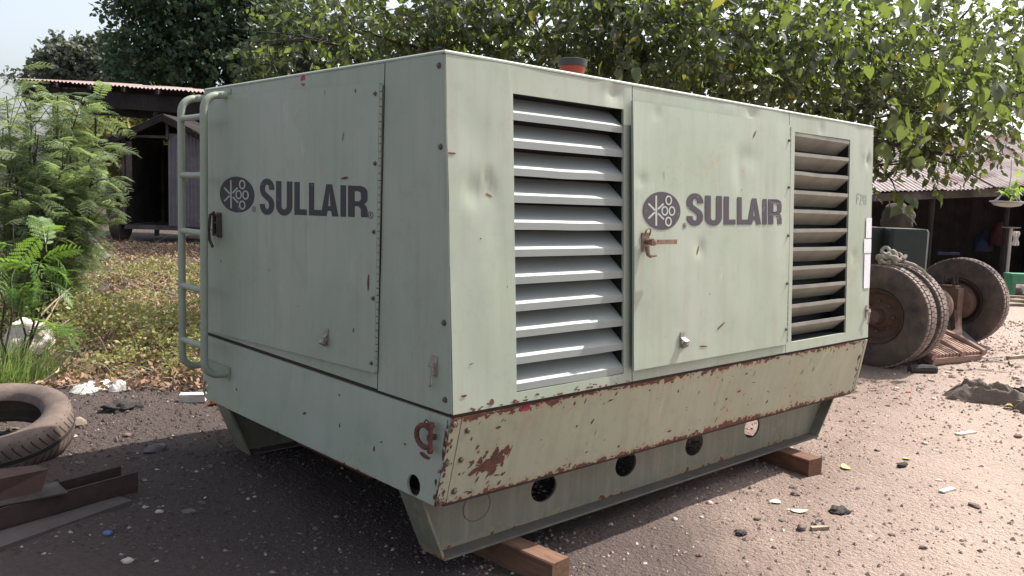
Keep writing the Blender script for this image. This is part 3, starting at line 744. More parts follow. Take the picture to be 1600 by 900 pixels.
# paper slips
M = Mat('printed_paper'); z = M.sep(M.co())[2]
wv = M.noise(1., 3, .8, M.co((30,30,95)))
m_slip = M.fin(M.mix(M.ramp(wv, [(.60,0.),(.66,.75)]), (.66,.66,.69), (.22,.22,.26)), .7)
for k, (x0, x1, za, zb_, mt) in enumerate(((3.515,3.594,1.478,1.612,m_paper),(3.492,3.594,1.378,1.470,m_slip),(3.502,3.590,1.142,1.368,m_slip))):
    mb = MB(); g = grid_panel(lines(x0,x1,.02), lines(za,zb_,.02), lambda u, v, o: SIDE(u, v, o+.0045+dC(u,v)), None, None, .001); g.build('paper_label', mt, pC)

# ------------------------------------------------------------------ things on / under the machine
pot = empty('plant_pot', (1.12,.50,2.223), 'small red pot with dark rim standing on the compressor roof', 'pot')
mb = MB(); mb.lathe((1.12,.50,2.223), (0,0,1), [(0,.052),(.118,.066),(.118,.060),(.01,.046)], 24); mb.build('pot_body', m_red, pot, True, 50)
mb = MB(); mb.lathe((1.12,.50,2.223), (0,0,1), [(.112,.067),(.114,.074),(.146,.076),(.148,.070),(.148,.063),(.120,.061),(.112,.0665)], 24); mb.build('pot_rim', m_rimblack, pot, True, 50)
mb = MB(); mb.hexa([(3.05,.7,2.2235),(3.52,.55,2.2235),(3.56,.72,2.2235),(3.08,.9,2.2235),(3.05,.7,2.25),(3.52,.55,2.262),(3.56,.72,2.262),(3.08,.9,2.25)])
tag(mb.build('wood_board', m_planks, None, loc=(3.3,.7,2.2235)), 'weathered board lying at the far end of the compressor roof', 'board')
def timber(name, c0, c1, wd, z0, z1, mat, label):
    c0, c1 = Vector(c0), Vector(c1); d = (c1-c0).normalized(); s = Vector((-d.y, d.x, 0))*wd/2
    e = .006; mb = MB(); out = []
    prof = [(-1,z0,0),(1,z0,0),(1,z1-e,0),(1,z1,-e),(-1,z1,-e),(-1,z1-e,0)]
    k = 6; N = 8
    for i in range(N+1):
        p = c0.lerp(c1, i/N)
        for sx, z, ins in prof:
            q = s*sx; q = q + s.normalized()*sx*ins
            jit = .002*nz(i*3.1, sx*2, 1.7, z*9)
            out.append((p.x+q.x, p.y+q.y, z+jit))
    fs = [(i*k+j, i*k+(j+1)%k, (i+1)*k+(j+1)%k, (i+1)*k+j) for i in range(N) for j in range(k)] + [tuple(range(k)), tuple(reversed(range(N*k,(N+1)*k)))]
    mb.add(out, fs); o = mb.build(name, mat, None, True, 40, loc=(c0.x, c0.y, 0)); return tag(o, label, 'timber', None)
timber('timber_block', (.535,-.118,0), (.50,.42,0), .115, -.03, .1065, m_timber, 'orange brown timber block under the near end of the skid')
timber('timber_block', (2.885,-.055,0), (2.96,.55,0), .135, -.03, .1065, m_timber2, 'dark reddish timber block under the far end of the skid')

# ------------------------------------------------------------------ truck axle with wheels
AX0 = Vector((6.86,1.434,.535)); AXD = (Vector((9.64,1.56,.535))-AX0).normalized()
axle = empty('truck_axle', (8.2,1.5,0), 'rusty truck axle with three big worn tyres beyond the compressor', 'truck axle')
def wheel(c, out, name='wheel', lugs=True, R0=.545, wd=.26, face=1):
    c = Vector(c); a = Vector(out).normalized(); h = wd/2; r = R0
    mb = MB()
    prof = [(-h*.55,.275),(-h*.95,.31),(-h*1.08,.40),(-h*1.02,.475),(-h*.86,r-.012),(-h*.80,r-.004),(-h*.3,r),(h*.3,r),(h*.80,r-.004),(h*.86,r-.012),(h*1.02,.475),(h*1.08,.40),(h*.95,.31),(h*.55,.275),(h*.3,.262),(-h*.3,.262)]
    mb.lathe(c, a, prof, 56, True); t = mb.build('wheel', m_rubber, axle, True, 40)
    # tread: blocks standing proud
    t1 = a.orthogonal().normalized(); t2 = a.cross(t1); mb = MB(); N = 60
    for i in range(N):
        q = 2*math.pi*(i+.5)/N
        for k, (x0, x1) in enumerate(((-.84,-.42),(-.34,.34),(.42,.84))):
            off = (.35 if k == 1 else 0)*2*math.pi/N; q0, q1 = q+off-.40*2*math.pi/N, q+off+.40*2*math.pi/N
            def P(qq, rr, xx): return c + a*(h*xx) + rr*(math.cos(qq)*t1+math.sin(qq)*t2)
            rr = r+.011-(.006 if k != 1 else 0)
            mb.hexa([P(q0,r-.02,x0),P(q1,r-.02,x0),P(q1,r-.02,x1),P(q0,r-.02,x1),P(q0,rr,x0),P(q1,rr,x0),P(q1,rr,x1),P(q0,rr,x1)])
    tr = mb.build('tread', m_tread, t); tr['kind'] = 'stuff'
    mb = MB(); s = face
    mb.lathe(c, a*s, [(-h*.5,.272),(h*.62,.272),(h*.80,.290),(h*.84,.283),(h*.55,.255),(h*.1,.235),(-h*.02,.17),(h*.25,.12),(h*.3,.115),(h*.32,.05)], 40)
    mb.build('rim', m_rim, t, True, 40)
    if lugs:
        for i in range(8):
            q = 2*math.pi*i/8; pc = c + a*s*h*.12 + .165*(math.cos(q)*t1+math.sin(q)*t2)
            mb = MB(); mb.lathe(pc, a*s, [(0,.014),(.03,.014),(.032,.008),(.05,.008)], 6); mb.build('wheel_nut', m_bolt, t)
    return t
w1 = wheel(AX0+AXD*.14, -AXD, face=1); w2 = wheel(AX0+AXD*.50, -AXD, lugs=False); w3 = wheel(AX0+AXD*2.72, -AXD, lugs=False)
mb = MB(); mb.lathe(AX0, AXD, [(-.08,.03),(-.06,.075),(.1,.085),(.14,.13)], 16); mb.build('hub', m_rim, axle, True)
mb = MB(); mb.lathe(AX0, AXD, [(.6,.19),(.72,.2),(.76,.11),(1.15,.085),(1.3,.12),(1.45,.22),(1.62,.26),(1.8,.22),(1.95,.12),(2.2,.085),(2.42,.11),(2.46,.21),(2.62,.23)], 24); mb.build('axle_housing', m_axle, axle, True, 50)
p0 = AX0+AXD*2.25
mb = MB(); s_ = Vector((-AXD.y,AXD.x,0)); mb.obox(p0+Vector((0,0,.04)), AXD*.10, s_*.15, Vector((0,0,.16))); mb.obox(p0+Vector((0,0,.215)), AXD*.085, s_*.11, Vector((0,0,.012)))
mb.build('spring_seat', m_axle, axle)
for (a_, b_) in ((-.055,-.07),(.055,-.07),(-.055,.07),(.055,.07)):
    mb = MB(); q = p0+AXD*a_+s_*b_; mb.tube([q+Vector((0,0,.2)), q+Vector((0,0,.33))], .011, 6); mb.lathe(q+Vector((0,0,.255)), (0,0,1), [(0,.022),(.03,.022)], 6); mb.build('u_bolt', m_rustbrown, axle)
mb = MB(); mb.tube([AX0+AXD*2.2+Vector((0,-.12,-.1)), AX0+AXD*2.0+Vector((0,-.22,-.32)), AX0+AXD*1.7+Vector((0,-.2,-.42))], [.07,.06,.05], 10); mb.build('brake_arm', m_axle, axle, True)

def rand_unit0(rs):
    return Vector((rs.uniform(-1,1), rs.uniform(-1,1), rs.uniform(-1,1))).normalized()
# rope on the tyre
mb = MB(); rs = random.Random(5); base = AX0+AXD*.14+Vector((0,-.02,.565))
for k in range(9):
    c_ = base+AXD*rs.uniform(-.05,.09)+Vector((0,rs.uniform(-.16,.04),.012+.012*k)); nn_ = (Vector((0,0,1))+rand_unit0(rs)*.7).normalized(); a_ = nn_.orthogonal().normalized(); b_ = nn_.cross(a_); r1, r2, ph = rs.uniform(.05,.10), rs.uniform(.035,.07), rs.uniform(0,6.28)
    mb.tube([c_+a_*r1*math.cos(t+ph)+b_*r2*math.sin(t+ph)+nn_*.02*math.sin(2*t) for t in linspace(0, rs.uniform(3.5,6.0), 16)], .019, 7)
pts = [base+AXD*.1+Vector((0,-.15,.03)), base+AXD*.16+Vector((0,-.24,.0)), base+AXD*.17+Vector((0,-.33,-.05)), base+AXD*.15+Vector((0,-.42,-.13))]
mb.tube(pts, .017, 7)
tag(mb.build('rope', m_rope, None, True, 60, loc=tuple(base)), 'tangle of pale rope heaped on top of the nearest truck tyre', 'rope')

# ribbed cast plate leaning under the axle
def ribbed():
    c0 = Vector((7.95,.98,.0)); u = Vector((.95,-.25,0)).normalized(); v = Vector((.25,.93,.27)).normalized(); n_ = u.cross(v).normalized()
    root = empty('ribbed_casting', (8.0,1.1,0), 'rusty ribbed cast iron plate propped on the dirt beside the truck tyres', 'iron plate')
    mb = MB(); mb.obox(c0+v*.30+n_*.05, u*.42, v*.33, n_*.035); mb.build('plate', m_cast, root)
    for i in range(13):
        mb = MB(); x = -.36+.06*i; mb.obox(c0+u*x+v*.30+n_*.10, u*.018, v*.31, n_*.022); mb.build('rib', m_cast, root)
    for k in (-.43,.06,.44):
        mb = MB(); mb.tube([c0+u*k+v*-.03+n_*.11, c0+u*k+v*.30+n_*.135, c0+u*k+v*.62+n_*.11], .042, 8); mb.build('raised_bar', m_cast, root, True)
    return root
ribbed()
mb = MB(); c0 = Vector((9.0,1.30,.02)); u = Vector((.55,-.2,.10)).normalized(); v = Vector((.1,.8,.55)).normalized(); mb.obox(c0+v*.2+Vector((0,0,.04)), u*.22, v*.32, u.cross(v)*.02)
tag(mb.build('steel_plate', simple('grey_steel', (.13,.12,.12), .6, .4), None, loc=tuple(c0)), 'grey flat steel plate leaning by the far truck tyre', 'plate')
mb = MB(); mb.tube([(6.86,1.02,.03),(6.98,.93,.04),(7.1,.86,.035)], [.05,.055,.05], 10)
tag(mb.build('rubber_offcut', m_char, None, True, loc=(6.98,.93,.0)), 'black rubber offcut on the ground in front of the nearest truck tyre', 'rubber')

# ------------------------------------------------------------------ left foreground: car tyre, steel channels, rubble
def gz(x, y): return ground_h(x, y)
tyre = empty('car_tyre', (-1.02,2.86,gz(-1.02,2.86)), 'worn dusty car tyre lying half in shadow at the left edge', 'tyre')
tc = Vector((-1.025,2.87,gz(-1.02,2.86)+.125)); ta = Vector((-.14,-.20,1)).normalized(); h = .108
mb = MB()
mb.lathe(tc, ta, [(-h*.5,.262),(-h*.9,.285),(-h*1.06,.34),(-h*1.0,.385),(-h*.85,.415),(-h*.4,.428),(h*.4,.428),(h*.85,.415),(h*1.0,.385),(h*1.06,.34),(h*.9,.285),(h*.5,.262),(h*.55,.275),(h*.85,.315),(h*.75,.395),(-h*.75,.395),(-h*.85,.315),(-h*.55,.275)], 72, True)
body = mb.build('tyre_body', m_cartyre, tyre, True, 50)
t1 = ta.orthogonal().normalized(); t2 = ta.cross(t1); N = 54; mb = MB()
def PT(q, rr, xx): return tc + ta*(h*xx) + rr*(math.cos(q)*t1+math.sin(q)*t2)
gm = simple('tread_groove', (.035,.028,.026), .9)
for i in range(N):
    q = 2*math.pi*i/N
    for (x0, x1, s) in ((.92,.16,1), (-.92,-.16,1)):
        K = 5; pr = []
        for k in range(K):
            t = k/(K-1); xx = lerp(x0, x1, t); qq = q + s*.11*t**1.6 + (.06 if x0 < 0 else 0)
            rr = (.4285 if abs(xx) < .4 else lerp(.4285,.4135,(abs(xx)-.4)/.45) if abs(xx) < .85 else lerp(.4155,.40,(abs(xx)-.85)/.1))+.0012
            pr.append((PT(qq-.012*(1-.3*t), rr, xx), PT(qq+.012*(1-.3*t), rr, xx)))
        b = len(mb.v); 
        for a_, b_ in pr: mb.v += [a_, b_]
        for k in range(K-1): mb.f.append((b+2*k, b+2*k+1, b+2*k+3, b+2*k+2))
mb.lathe(tc, ta, [(-.012,.4297),(.012,.4297)], 72); mb.f = mb.f[:-2]; mb.open = True
g = mb.build('tread_groove', gm, body); g['kind'] = 'stuff'

# steel channels lying in the shade
def channel(c0, c1, wd, ht, zoff, mat, label, name='steel_channel', holes=(), flip=False):
    c0, c1 = Vector(c0), Vector(c1); d = (c1-c0).normalized(); s = Vector((-d.y, d.x, 0))
    mb = MB(); L_ = (c1-c0).length
    def bar(s0, s1, z0, z1):
        p = lambda t, q, z: (c0.x+d.x*t+s.x*q, c0.y+d.y*t+s.y*q, lerp(c0.z, c1.z, t/L_)+z)
        mb.hexa([p(0,s0,z0),p(L_,s0,z0),p(L_,s1,z0),p(0,s1,z0),p(0,s0,z1),p(L_,s0,z1),p(L_,s1,z1),p(0,s1,z1)])
    bar(-wd/2, wd/2, 0, .012); bar(-wd/2, -wd/2+.012, .0125, ht); bar(wd/2-.012, wd/2, .0125, ht)
    o = mb.build(name, mat, None, loc=tuple(c0)); return tag(o, label, 'steel channel')
za = gz(-1.2,1.8)+.012
channel((-1.62,1.55,za),(-.63,1.80,gz(-.6,1.8)+.006), .155, .095, 0, m_rustbrown, 'rusty steel channel lying open side up in the left foreground shadow')
mb = MB(); zf = gz(-1.1,1.45)-.004; mb.hexa([(-1.62,1.22,zf),(-.69,1.58,zf-.01),(-.72,1.67,zf-.01),(-1.66,1.43,zf),(-1.62,1.22,zf+.02),(-.69,1.58,zf+.016),(-.72,1.67,zf+.016),(-1.66,1.43,zf+.02)])
tag(mb.build('steel_flat_bar', simple('dusty_flat_steel', (.10,.08,.075), .85, .35, 6), None, loc=(-1.1,1.5,zf)), 'dusty flat steel plate lying in front of the rusty channel at lower left', 'steel plate')
mb = MB(); cz = za+.097
mb.box((-1.38,1.585,cz),(-.97,1.765,cz+.006))
tag(mb.build('board_offcut', m_planks, None, loc=(-1.1,1.7,cz)), 'thin grey board offcut across the channel under the red oxide block', 'board')
mb = MB(); cz += .0065
mb.hexa([(-1.36,1.62,cz),(-1.06,1.67,cz),(-1.08,1.80,cz),(-1.36,1.76,cz),(-1.26,1.64,cz+.10),(-1.02,1.71,cz+.085),(-1.05,1.81,cz+.085),(-1.25,1.77,cz+.11)])
tag(mb.build('rusty_block', simple('red_oxide_block', (.085,.042,.035), .85, .4, 7, c2=(.05,.03,.027), bump=.4), None, loc=(-1.2,1.7,cz)), 'red oxide iron block tilted on top of the rusty channel', 'iron block')

# ------------------------------------------------------------------ litter, stones, sacks
def lump(name, c, r, mat, label, cat, sub=2, seed=0, rough=.35, freq=2.2, group=None, parent=None, flat=True):
    bm = bmesh.new(); bmesh.ops.create_icosphere(bm, subdivisions=sub, radius=1)
    for v in bm.verts:
        k = 1+rough*noise.noise(v.co*freq+Vector((seed*3.7, seed, 0)))+rough*.4*noise.noise(v.co*freq*3+Vector((0,seed,seed)))
        p = v.co*k
        if flat and p.z < -.35: p.z = -.35
        v.co = Vector((p.x*r[0], p.y*r[1], p.z*r[2]))
    me = bpy.data.meshes.new(name); bm.to_mesh(me); bm.free()
    me.polygons.foreach_set('use_smooth', [sub > 2]*len(me.polygons)); me.materials.append(mat)
    o = bpy.data.objects.new(name, me); col.objects.link(o); o.location = c
    return tag(o, label, cat, group)
# brown bundle on the right
def leaf_card(name, c, ln, wd, rz, mat, label, cat='leaf', tilt=.15, thick=.002):
    mb = MB(); n = 14; out = []
    for i in range(n):
        a = 2*math.pi*i/n; x = math.cos(a); y = math.sin(a)*(1-.25*x)
        out.append((x*ln/2, y*wd/2, .12*ln*(x*x)*tilt*4 + .01*ln*random.uniform(-1,1)))
    vs_ = out + [(x, y, z+thick) for x, y, z in out]
    mb.add([Vector(v) for v in vs_], [tuple(reversed(range(n))), tuple(range(n,2*n))]+[(i,(i+1)%n,n+(i+1)%n,n+i) for i in range(n)])
    o = mb.build(name, mat, None); o.location = (c[0], c[1], gz(c[0], c[1])+.006); o.rotation_euler = (random.uniform(-.1,.1), random.uniform(-.1,.1), rz)
    return tag(o, label, cat)
leaf_card('fallen_leaf', (2.24,-.16), .07, .06, .4, m_paleleaf, 'pale dry leaf nearest the machine shadow on the dirt')
leaf_card('fallen_leaf', (2.20,-.33), .09, .055, -.9, m_paleleaf, 'oval whitish leaf beside the black char lump on the dirt')
leaf_card('fallen_leaf', (3.20,-.10), .09, .06, .8, m_yellow, 'pale yellow leaf lying alone beyond the far timber')
leaf_card('fallen_leaf', (6.02,-.18), .12, .09, .3, m_yellow, 'bright yellow leaf lying against the brown cloth bundle', tilt=.6)
lump('char_lump', (2.40,-.46,gz(2.4,-.46)+.008), (.065,.045,.018), m_char, 'black crumbly char lump in the middle of the lit dirt', 'char', 3, 2, .6, 3)
lump('char_lump', (1.66,-.30,gz(1.66,-.30)+.006), (.032,.028,.014), m_char, 'small black clump on the lit dirt near the near timber', 'char', 3, 5, .6, 3)
lump('black_chunk', (3.52,-.33,gz(3.5,-.33)+.012), (.06,.022,.016), m_char, 'narrow black chunk on the dirt right of the far timber', 'debris', 3, 7, .5, 3)
def slab(name, c, ln, wd, th, rz, mat, label, cat, tilt=0):
    mb = MB(); d = Vector((math.cos(rz), math.sin(rz), tilt)).normalized(); s = Vector((-d.y,d.x,0)).normalized(); n_ = d.cross(s)
    p = Vector((c[0], c[1], gz(c[0], c[1])+th*.6)); mb.hexa([p-d*ln/2-s*wd/2-n_*th/2, p+d*ln/2-s*wd*.42-n_*th/2, p+d*ln/2+s*wd*.5-n_*th/2, p-d*ln/2+s*wd*.35-n_*th/2, p-d*ln*.49-s*wd/2+n_*th/2, p+d*ln/2-s*wd*.4+n_*th/2, p+d*ln*.48+s*wd*.5+n_*th/2, p-d*ln/2+s*wd*.33+n_*th/2])
    return tag(mb.build(name, mat, None, loc=tuple(p)), label, cat)
slab('wood_chip', (2.04,-.53), .10, .028, .016, -.55, m_dead, 'short grey wood chip lying on the lit dirt', 'wood chip')
lump('stone', (1.97,-.47,gz(1.97,-.47)+.008), (.03,.024,.022), m_stone, 'stone touching the end of the short grey wood chip', 'stone', 2, 21)
slab('plastic_strip', (3.22,-.72), .13, .04, .008, -.2, m_white, 'flat white plastic strip on the lane at the right', 'plastic')
slab('white_scrap', (4.75,-.28), .20, .05, .012, -.3, m_paleleaf, 'pale bark scrap on the lit dirt toward the right edge', 'scrap')
slab('thin_slat', (1.1,-.62), .30, .02, .008, -.62, m_white, 'thin white slat at the bottom edge of the lane', 'slat')
slab('red_scrap', (5.9,.62), .07, .035, .006, .3, m_redpaint, 'tiny red plastic scrap on the dirt before the truck tyres', 'plastic')
leaf_card('weed_sprig', (3.72,-.27), .05, .05, 1, m_yellow, 'tiny yellowish sprig lying on the lit dirt', 'sprig')
slab('broken_stick', (8.9,.62), .45, .05, .035, -.25, m_dead, 'broken stick on the gravel below the far truck tyre', 'stick')
slab('broken_stick', (8.4,.55), .30, .035, .025, .35, m_dead, 'short broken stick crossing the gravel beside the ribbed plate', 'stick')
slab('broken_stick', (7.9,-.05), .5, .03, .02, -.8, m_dead, 'thin stick near the right edge beyond the cloth bundle', 'stick')

# stones one can pick out
def stone_mesh(seed):
    bm = bmesh.new(); bmesh.ops.create_icosphere(bm, subdivisions=2, radius=1)
    for v in bm.verts:
        v.co *= 1+.4*noise.noise(v.co*1.7+Vector((seed,seed*2,0)))
        v.co.z *= .62
    me = bpy.data.meshes.new('stone'); bm.to_mesh(me); bm.free(); me.materials.append(m_stone if seed % 3 else m_pebble); return me
sm_ = [stone_mesh(i) for i in range(6)]
rs = random.Random(3)
def inview(x, y, z, mg=.05):
    d = Vector((x,y,z))-CAM; c = d.dot(fwd)
    if c < .3: return None
    u, v = d.dot(rt)/c*FPX/800, d.dot(up)/c*FPX/450
    return (u, v, c) if abs(u) < 1+mg and abs(v) < 1+mg else None
cnt = 0
while cnt < 64:
    if rs.random() < .85: x, y = rs.uniform(.9,8.5), rs.uniform(-1.4,.9)
    else: x, y = rs.uniform(-1.1,.5), rs.uniform(.5,4.2)
    if -.03 < x < 3.62 and .15 < y < 2.4: continue
    if not inview(x, y, 0): continue
    s = rs.choice([.011,.014,.018,.024])*(1+.05*max(0,x))
    o = bpy.data.objects.new('stone', rs.choice(sm_)); col.objects.link(o); o.location = (x, y, gz(x,y)+s*.2); o.scale = (s*rs.uniform(.8,1.5), s, s*rs.uniform(.7,1)); o.rotation_euler = (rs.uniform(-.2,.2), rs.uniform(-.2,.2), rs.uniform(0,6.28))
    tag(o, 'small loose stone lying on the bare dirt', 'stone', 'loose stones on the dirt'); cnt += 1
# gravel nobody could count
octa = [(1,0,0),(-1,0,0),(0,1,0),(0,-1,0),(0,0,1),(.3,.3,-.5)]
of = [(0,2,4),(2,1,4),(1,3,4),(3,0,4),(2,0,5),(1,2,5),(3,1,5),(0,3,5)]
def gravel(name, label, mat, n, left):
    mb = MB(); mb.open = True; cnt = 0
    while cnt < n:
        if not left:
            d = 1.2+rs.random()**.8*9; u = rs.uniform(-.1,.66); x = CAM.x+fwd.x*d*1.3+rt.x*u*d*1.3; y = CAM.y+fwd.y*d*1.3+rt.y*u*d*1.3
        else: x, y = rs.uniform(-1.6,1.2), rs.uniform(.2,4.0)
        if nz(x, y, 1.1, 20) + .5*nz(x, y, 4, 9) < rs.uniform(-.7,.45): continue
        if not inview(x, y, 0): continue
        s = .0042+.0085*rs.random()**2.0; s *= 1+.10*max(0, (Vector((x,y,0))-CAM).length-3)
        a = rs.uniform(0,6.28); ca, sa = math.cos(a), math.sin(a); sx, sy, sz = s*rs.uniform(.7,1.5), s*rs.uniform(.7,1.1), s*rs.uniform(.5,1.0); zz = gz(x, y)+s*.15
        b = len(mb.v)
        for px, py, pz in octa:
            px, py, pz = px*sx*rs.uniform(.75,1.2), py*sy*rs.uniform(.75,1.2), pz*sz
            mb.v.append(Vector((x+px*ca-py*sa, y+px*sa+py*ca, zz+pz)))
        mb.f += [tuple(b+i for i in f) for f in of]; cnt += 1
    tag(mb.build(name, mat), label, 'gravel', kind='stuff')
gravel('gravel', 'fine loose gravel scattered over the sunlit red brown dirt', m_pebble, 9000, False)
gravel('shade_grit', 'grit in shade-dark colours scattered over the darkened dirt at the left', m_grit, 5000, True)

# left rubble and rubbish
ch_ = hit(190,640); lump('char_heap', (ch_.x,ch_.y,ch_.z), (.12,.09,.05), m_char, 'heap of black ash on the sunlit mound behind the tyre', 'ash heap', 4, 11, .5, 3)
lump('stone', (-.50,3.06,gz(-.5,3.06)+.012), (.045,.035,.04), simple('pale_stone', (.33,.26,.21), .9, .3), 'pale stone beside the tread of the car tyre', 'stone', 2, 31)
lump('grey_bag_lump', (-.30,2.33,gz(-.30,2.33)+.01), (.07,.036,.03), simple('grey_cloth', (.14,.13,.13), .9, .4), 'grey oval lump of cloth in the shade before the skid', 'cloth', 3, 6, .4, 2)
lump('bottle_cap', (-.90,1.27,gz(-.9,1.27)+.006), (.022,.022,.012), m_blue, 'bright blue plastic cap on the shaded dirt', 'bottle cap', 3, 1, .1)
lump('white_pebble', (-.76,2.06,gz(-.76,2.06)+.008), (.022,.016,.015), m_white, 'small white pebble in the shade by the steel channel', 'pebble', 2, 14)
def crumpled(name, c, sx, sy, hz, mat, label, cat, seed, rz=0):
    mb = MB(); n = 30; ca, sa = math.cos(rz), math.sin(rz)
    for i in range(n):
        for j in range(n):
            u, v = i/(n-1)*2-1, j/(n-1)*2-1
            r = 1+.25*noise.noise(Vector((u*1.5, v*1.5, seed)))
            px, py = u*sx*r, v*sy*r; x, y = c[0]+px*ca-py*sa, c[1]+px*sa+py*ca
            e = max(0, 1-max(abs(u),abs(v))**3)
            z = gz(x, y)+.03*e+.004+hz*e*(.45+.9*abs(noise.noise(Vector((u*2.2, v*2.2, seed+5))))+.25*noise.noise(Vector((u*6, v*6, seed))))
            mb.v.append(Vector((x, y, z)))
    mb.f = [(i*n+j,(i+1)*n+j,(i+1)*n+j+1,i*n+j+1) for i in range(n-1) for j in range(n-1)]; mb.open = True
    return tag(mb.build(name, mat, None, True, 70, loc=(c[0],c[1],gz(*c))), label, cat)
crumpled('cloth_bundle', (6.20,.06), .16, .34, .17, m_cloth, 'brown cloth bundle dumped on the dirt at the right', 'cloth', 3, .42)
crumpled('cloth_rag', (6.52,-.16), .09, .20, .09, m_blackcloth, 'dark rag tucked behind the brown cloth bundle', 'cloth', 8, .3)
crumpled('cloth_scrap', (6.02,-.34), .10, .10, .07, m_cloth, 'small knotted cloth scrap at the foot of the brown bundle', 'cloth', 4, .9)
pq = hit(150,610); crumpled('plastic_sheet', (pq.x,pq.y), .16, .08, .05, m_white, 'torn white plastic sheet on the weeds left of the pair', 'plastic', 2, .3)
pq = hit(186,612); crumpled('plastic_sheet', (pq.x,pq.y), .07, .05, .05, m_white, 'smaller white plastic scrap to the right of the torn sheet', 'plastic', 6, -.4)
sk_ = hit(48,556); lump('white_sack', (sk_.x, sk_.y, sk_.z+.10), (.19,.14,.21), simple('white_sack_plastic', (.62,.54,.48), .7, .25, 5, bump=.6, dist=.03), 'crumpled whitish sack standing in the weeds beside the grass', 'sack', 4, 9, .45, 1.5)
slab('white_block', (.28,3.22), .17, .09, .055, -.55, m_white, 'white foam block at the ladder foot beside the skid', 'block')
lump('orange_scrap', (.37,3.06,gz(.37,3.06)+.02), (.035,.025,.03), m_orange, 'crumpled orange plastic scrap by the white foam block', 'plastic', 3, 15, .5, 3)

# ------------------------------------------------------------------ foliage helpers
def rand_unit(rs):
    while True:
        v = Vector((rs.uniform(-1,1), rs.uniform(-1,1), rs.uniform(-1,1)))
        if .05 < v.length < 1: return v.normalized()
def leaf_verts(p, d, n_, ln, wd, fold=.25, droop=.25):
    """heart-shaped leaf: base p, along d, face normal n_; 8 verts, 6 faces"""
    s = d.cross(n_).normalized(); n_ = s.cross(d).normalized()
    q = lambda t, x, h=0: p + d*ln*t + s*wd*x + n_*(ln*(fold*abs(x)*.6) - ln*droop*t*t)
    v = [q(0,0), q(.10,-.42), q(.42,-.5), q(.74,-.27), q(1,0), q(.74,.27), q(.42,.5), q(.10,.42), q(.45,0)]
    f = [(0,8,2,1),(8,4,3,2),(0,7,6,8),(8,6,5,4)]
    return v, f
def sprays(mb, twigs, rs, centers, leaf=(.09,.14), nleaf=8, tw=.35, asp=.75, hang=.5, simple_leaf=False):
    for c, dirv in centers:
        d = (Vector(dirv)+rand_unit(rs)*.7).normalized(); d.z -= .15; d.normalize()
        pts = []; p = Vector(c)
        for k in range(5):
            pts.append(p.copy()); d = (d+rand_unit(rs)*.22+Vector((0,0,-.06))).normalized(); p = p+d*tw/4
        if twigs is not None: twigs.tube(pts, [.006,.005,.004,.003,.002], 3, False)
        for k in range(nleaf):
            t = (k+.7)/nleaf*(len(pts)-1); i = min(int(t), len(pts)-2); b = pts[i].lerp(pts[i+1], t-i)
            ld = (d*.35+rand_unit(rs)*.75+Vector((0,0,-hang))).normalized()
            nn = (rand_unit(rs)*.8+Vector((0,0,.6))); nn = nn-ld*nn.dot(ld)
            if nn.length < .05: nn = ld.orthogonal()
            nn.normalize(); ln = rs.uniform(*leaf)
            if simple_leaf:
                s = ld.cross(nn); b0 = len(mb.v)
                mb.v += [b, b+ld*ln*.45-s*ln*asp*.5+nn*ln*.06, b+ld*ln, b+ld*ln*.45+s*ln*asp*.5+nn*ln*.06]; mb.f.append((b0,b0+1,b0+2,b0+3))
            else: mb.add(*leaf_verts(b, ld, nn, ln, ln*asp))
def cloud_centers(rs, blobs, n, shell=.0):
    out = []; tot = sum(b[4] for b in blobs)
    for (c, rx, ry, rz, wt) in blobs:
        for i in range(int(n*wt/tot)):
            u = rand_unit(rs); r = rs.random()**(1/3) if shell == 0 else (1-shell*rs.random()**2)
            p = Vector(c)+Vector((u.x*rx*r, u.y*ry*r, u.z*rz*r)); out.append((p, (u.x, u.y, u.z*.5)))
    return out
def at(px, py, D):   # a point at distance D along a line of sight, used to lay the yard out
    return CAM + (fwd + rt*((px-800)/FPX) - up*((py-450)/FPX))*D
def limb(mb, pts, r0, r1, n=7): mb.tube(pts, [lerp(r0, r1, i/(len(pts)-1)) for i in range(len(pts))], n)
def wiggle(a, b, rs, k=7, amp=.12):
    a, b = Vector(a), Vector(b); o = []
    for i in range(k):
        t = i/(k-1); o.append(a.lerp(b, t)+rand_unit(rs)*amp*math.sin(math.pi*t))
    return o

# ------------------------------------------------------------------ leafy tree behind the machine
rs = random.Random(21)
tb = Vector((6.1,5.0,gz(6.1,5.0)-.05))
tree = empty('leafy_tree', tuple(tb), 'broad leaved tree spreading its branches behind and above the compressor', 'tree')
mb = MB(); trunk_top = tb+Vector((.1,-.1,2.3))
limb(mb, [tb, tb+Vector((.05,0,.8)), tb+Vector((.0,-.08,1.6)), trunk_top], .20, .15, 12)
ends = [at(470,60,9.5), at(560,45,9), at(700,30,9.5), at(820,70,8.6), at(980,60,9.0), at(1120,90,9.3), at(1250,60,10), at(1390,120,10.6), at(1480,180,10.8), at(1545,60,11.5), at(1620,140,11.2), at(1420,255,11), at(900,-120,10), at(1200,-140,10.5), at(650,-120,10.5), at(1500,-100,11.5)]
paths = []
for e in ends:
    q = trunk_top+Vector((rs.uniform(-.05,.05), rs.uniform(-.05,.05), rs.uniform(-.5,.0)))
    md = q.lerp(e, .45)+Vector((0,0,.25)); pts = wiggle(q, md, rs, 5, .1)[:-1]+wiggle(md, e, rs, 6, .14)
    limb(mb, pts, .05, .010, 6); paths.append(pts)
    for k in range(4):
        i = rs.randrange(4, len(pts)-1); b = pts[i]; e2 = b+(e-q).normalized()*rs.uniform(.4,.9)+rand_unit(rs)*.5
        limb(mb, wiggle(b, e2, rs, 5, .06), .014, .004, 5)
tr_ = mb.build('trunk', m_bark, tree, True, 60)
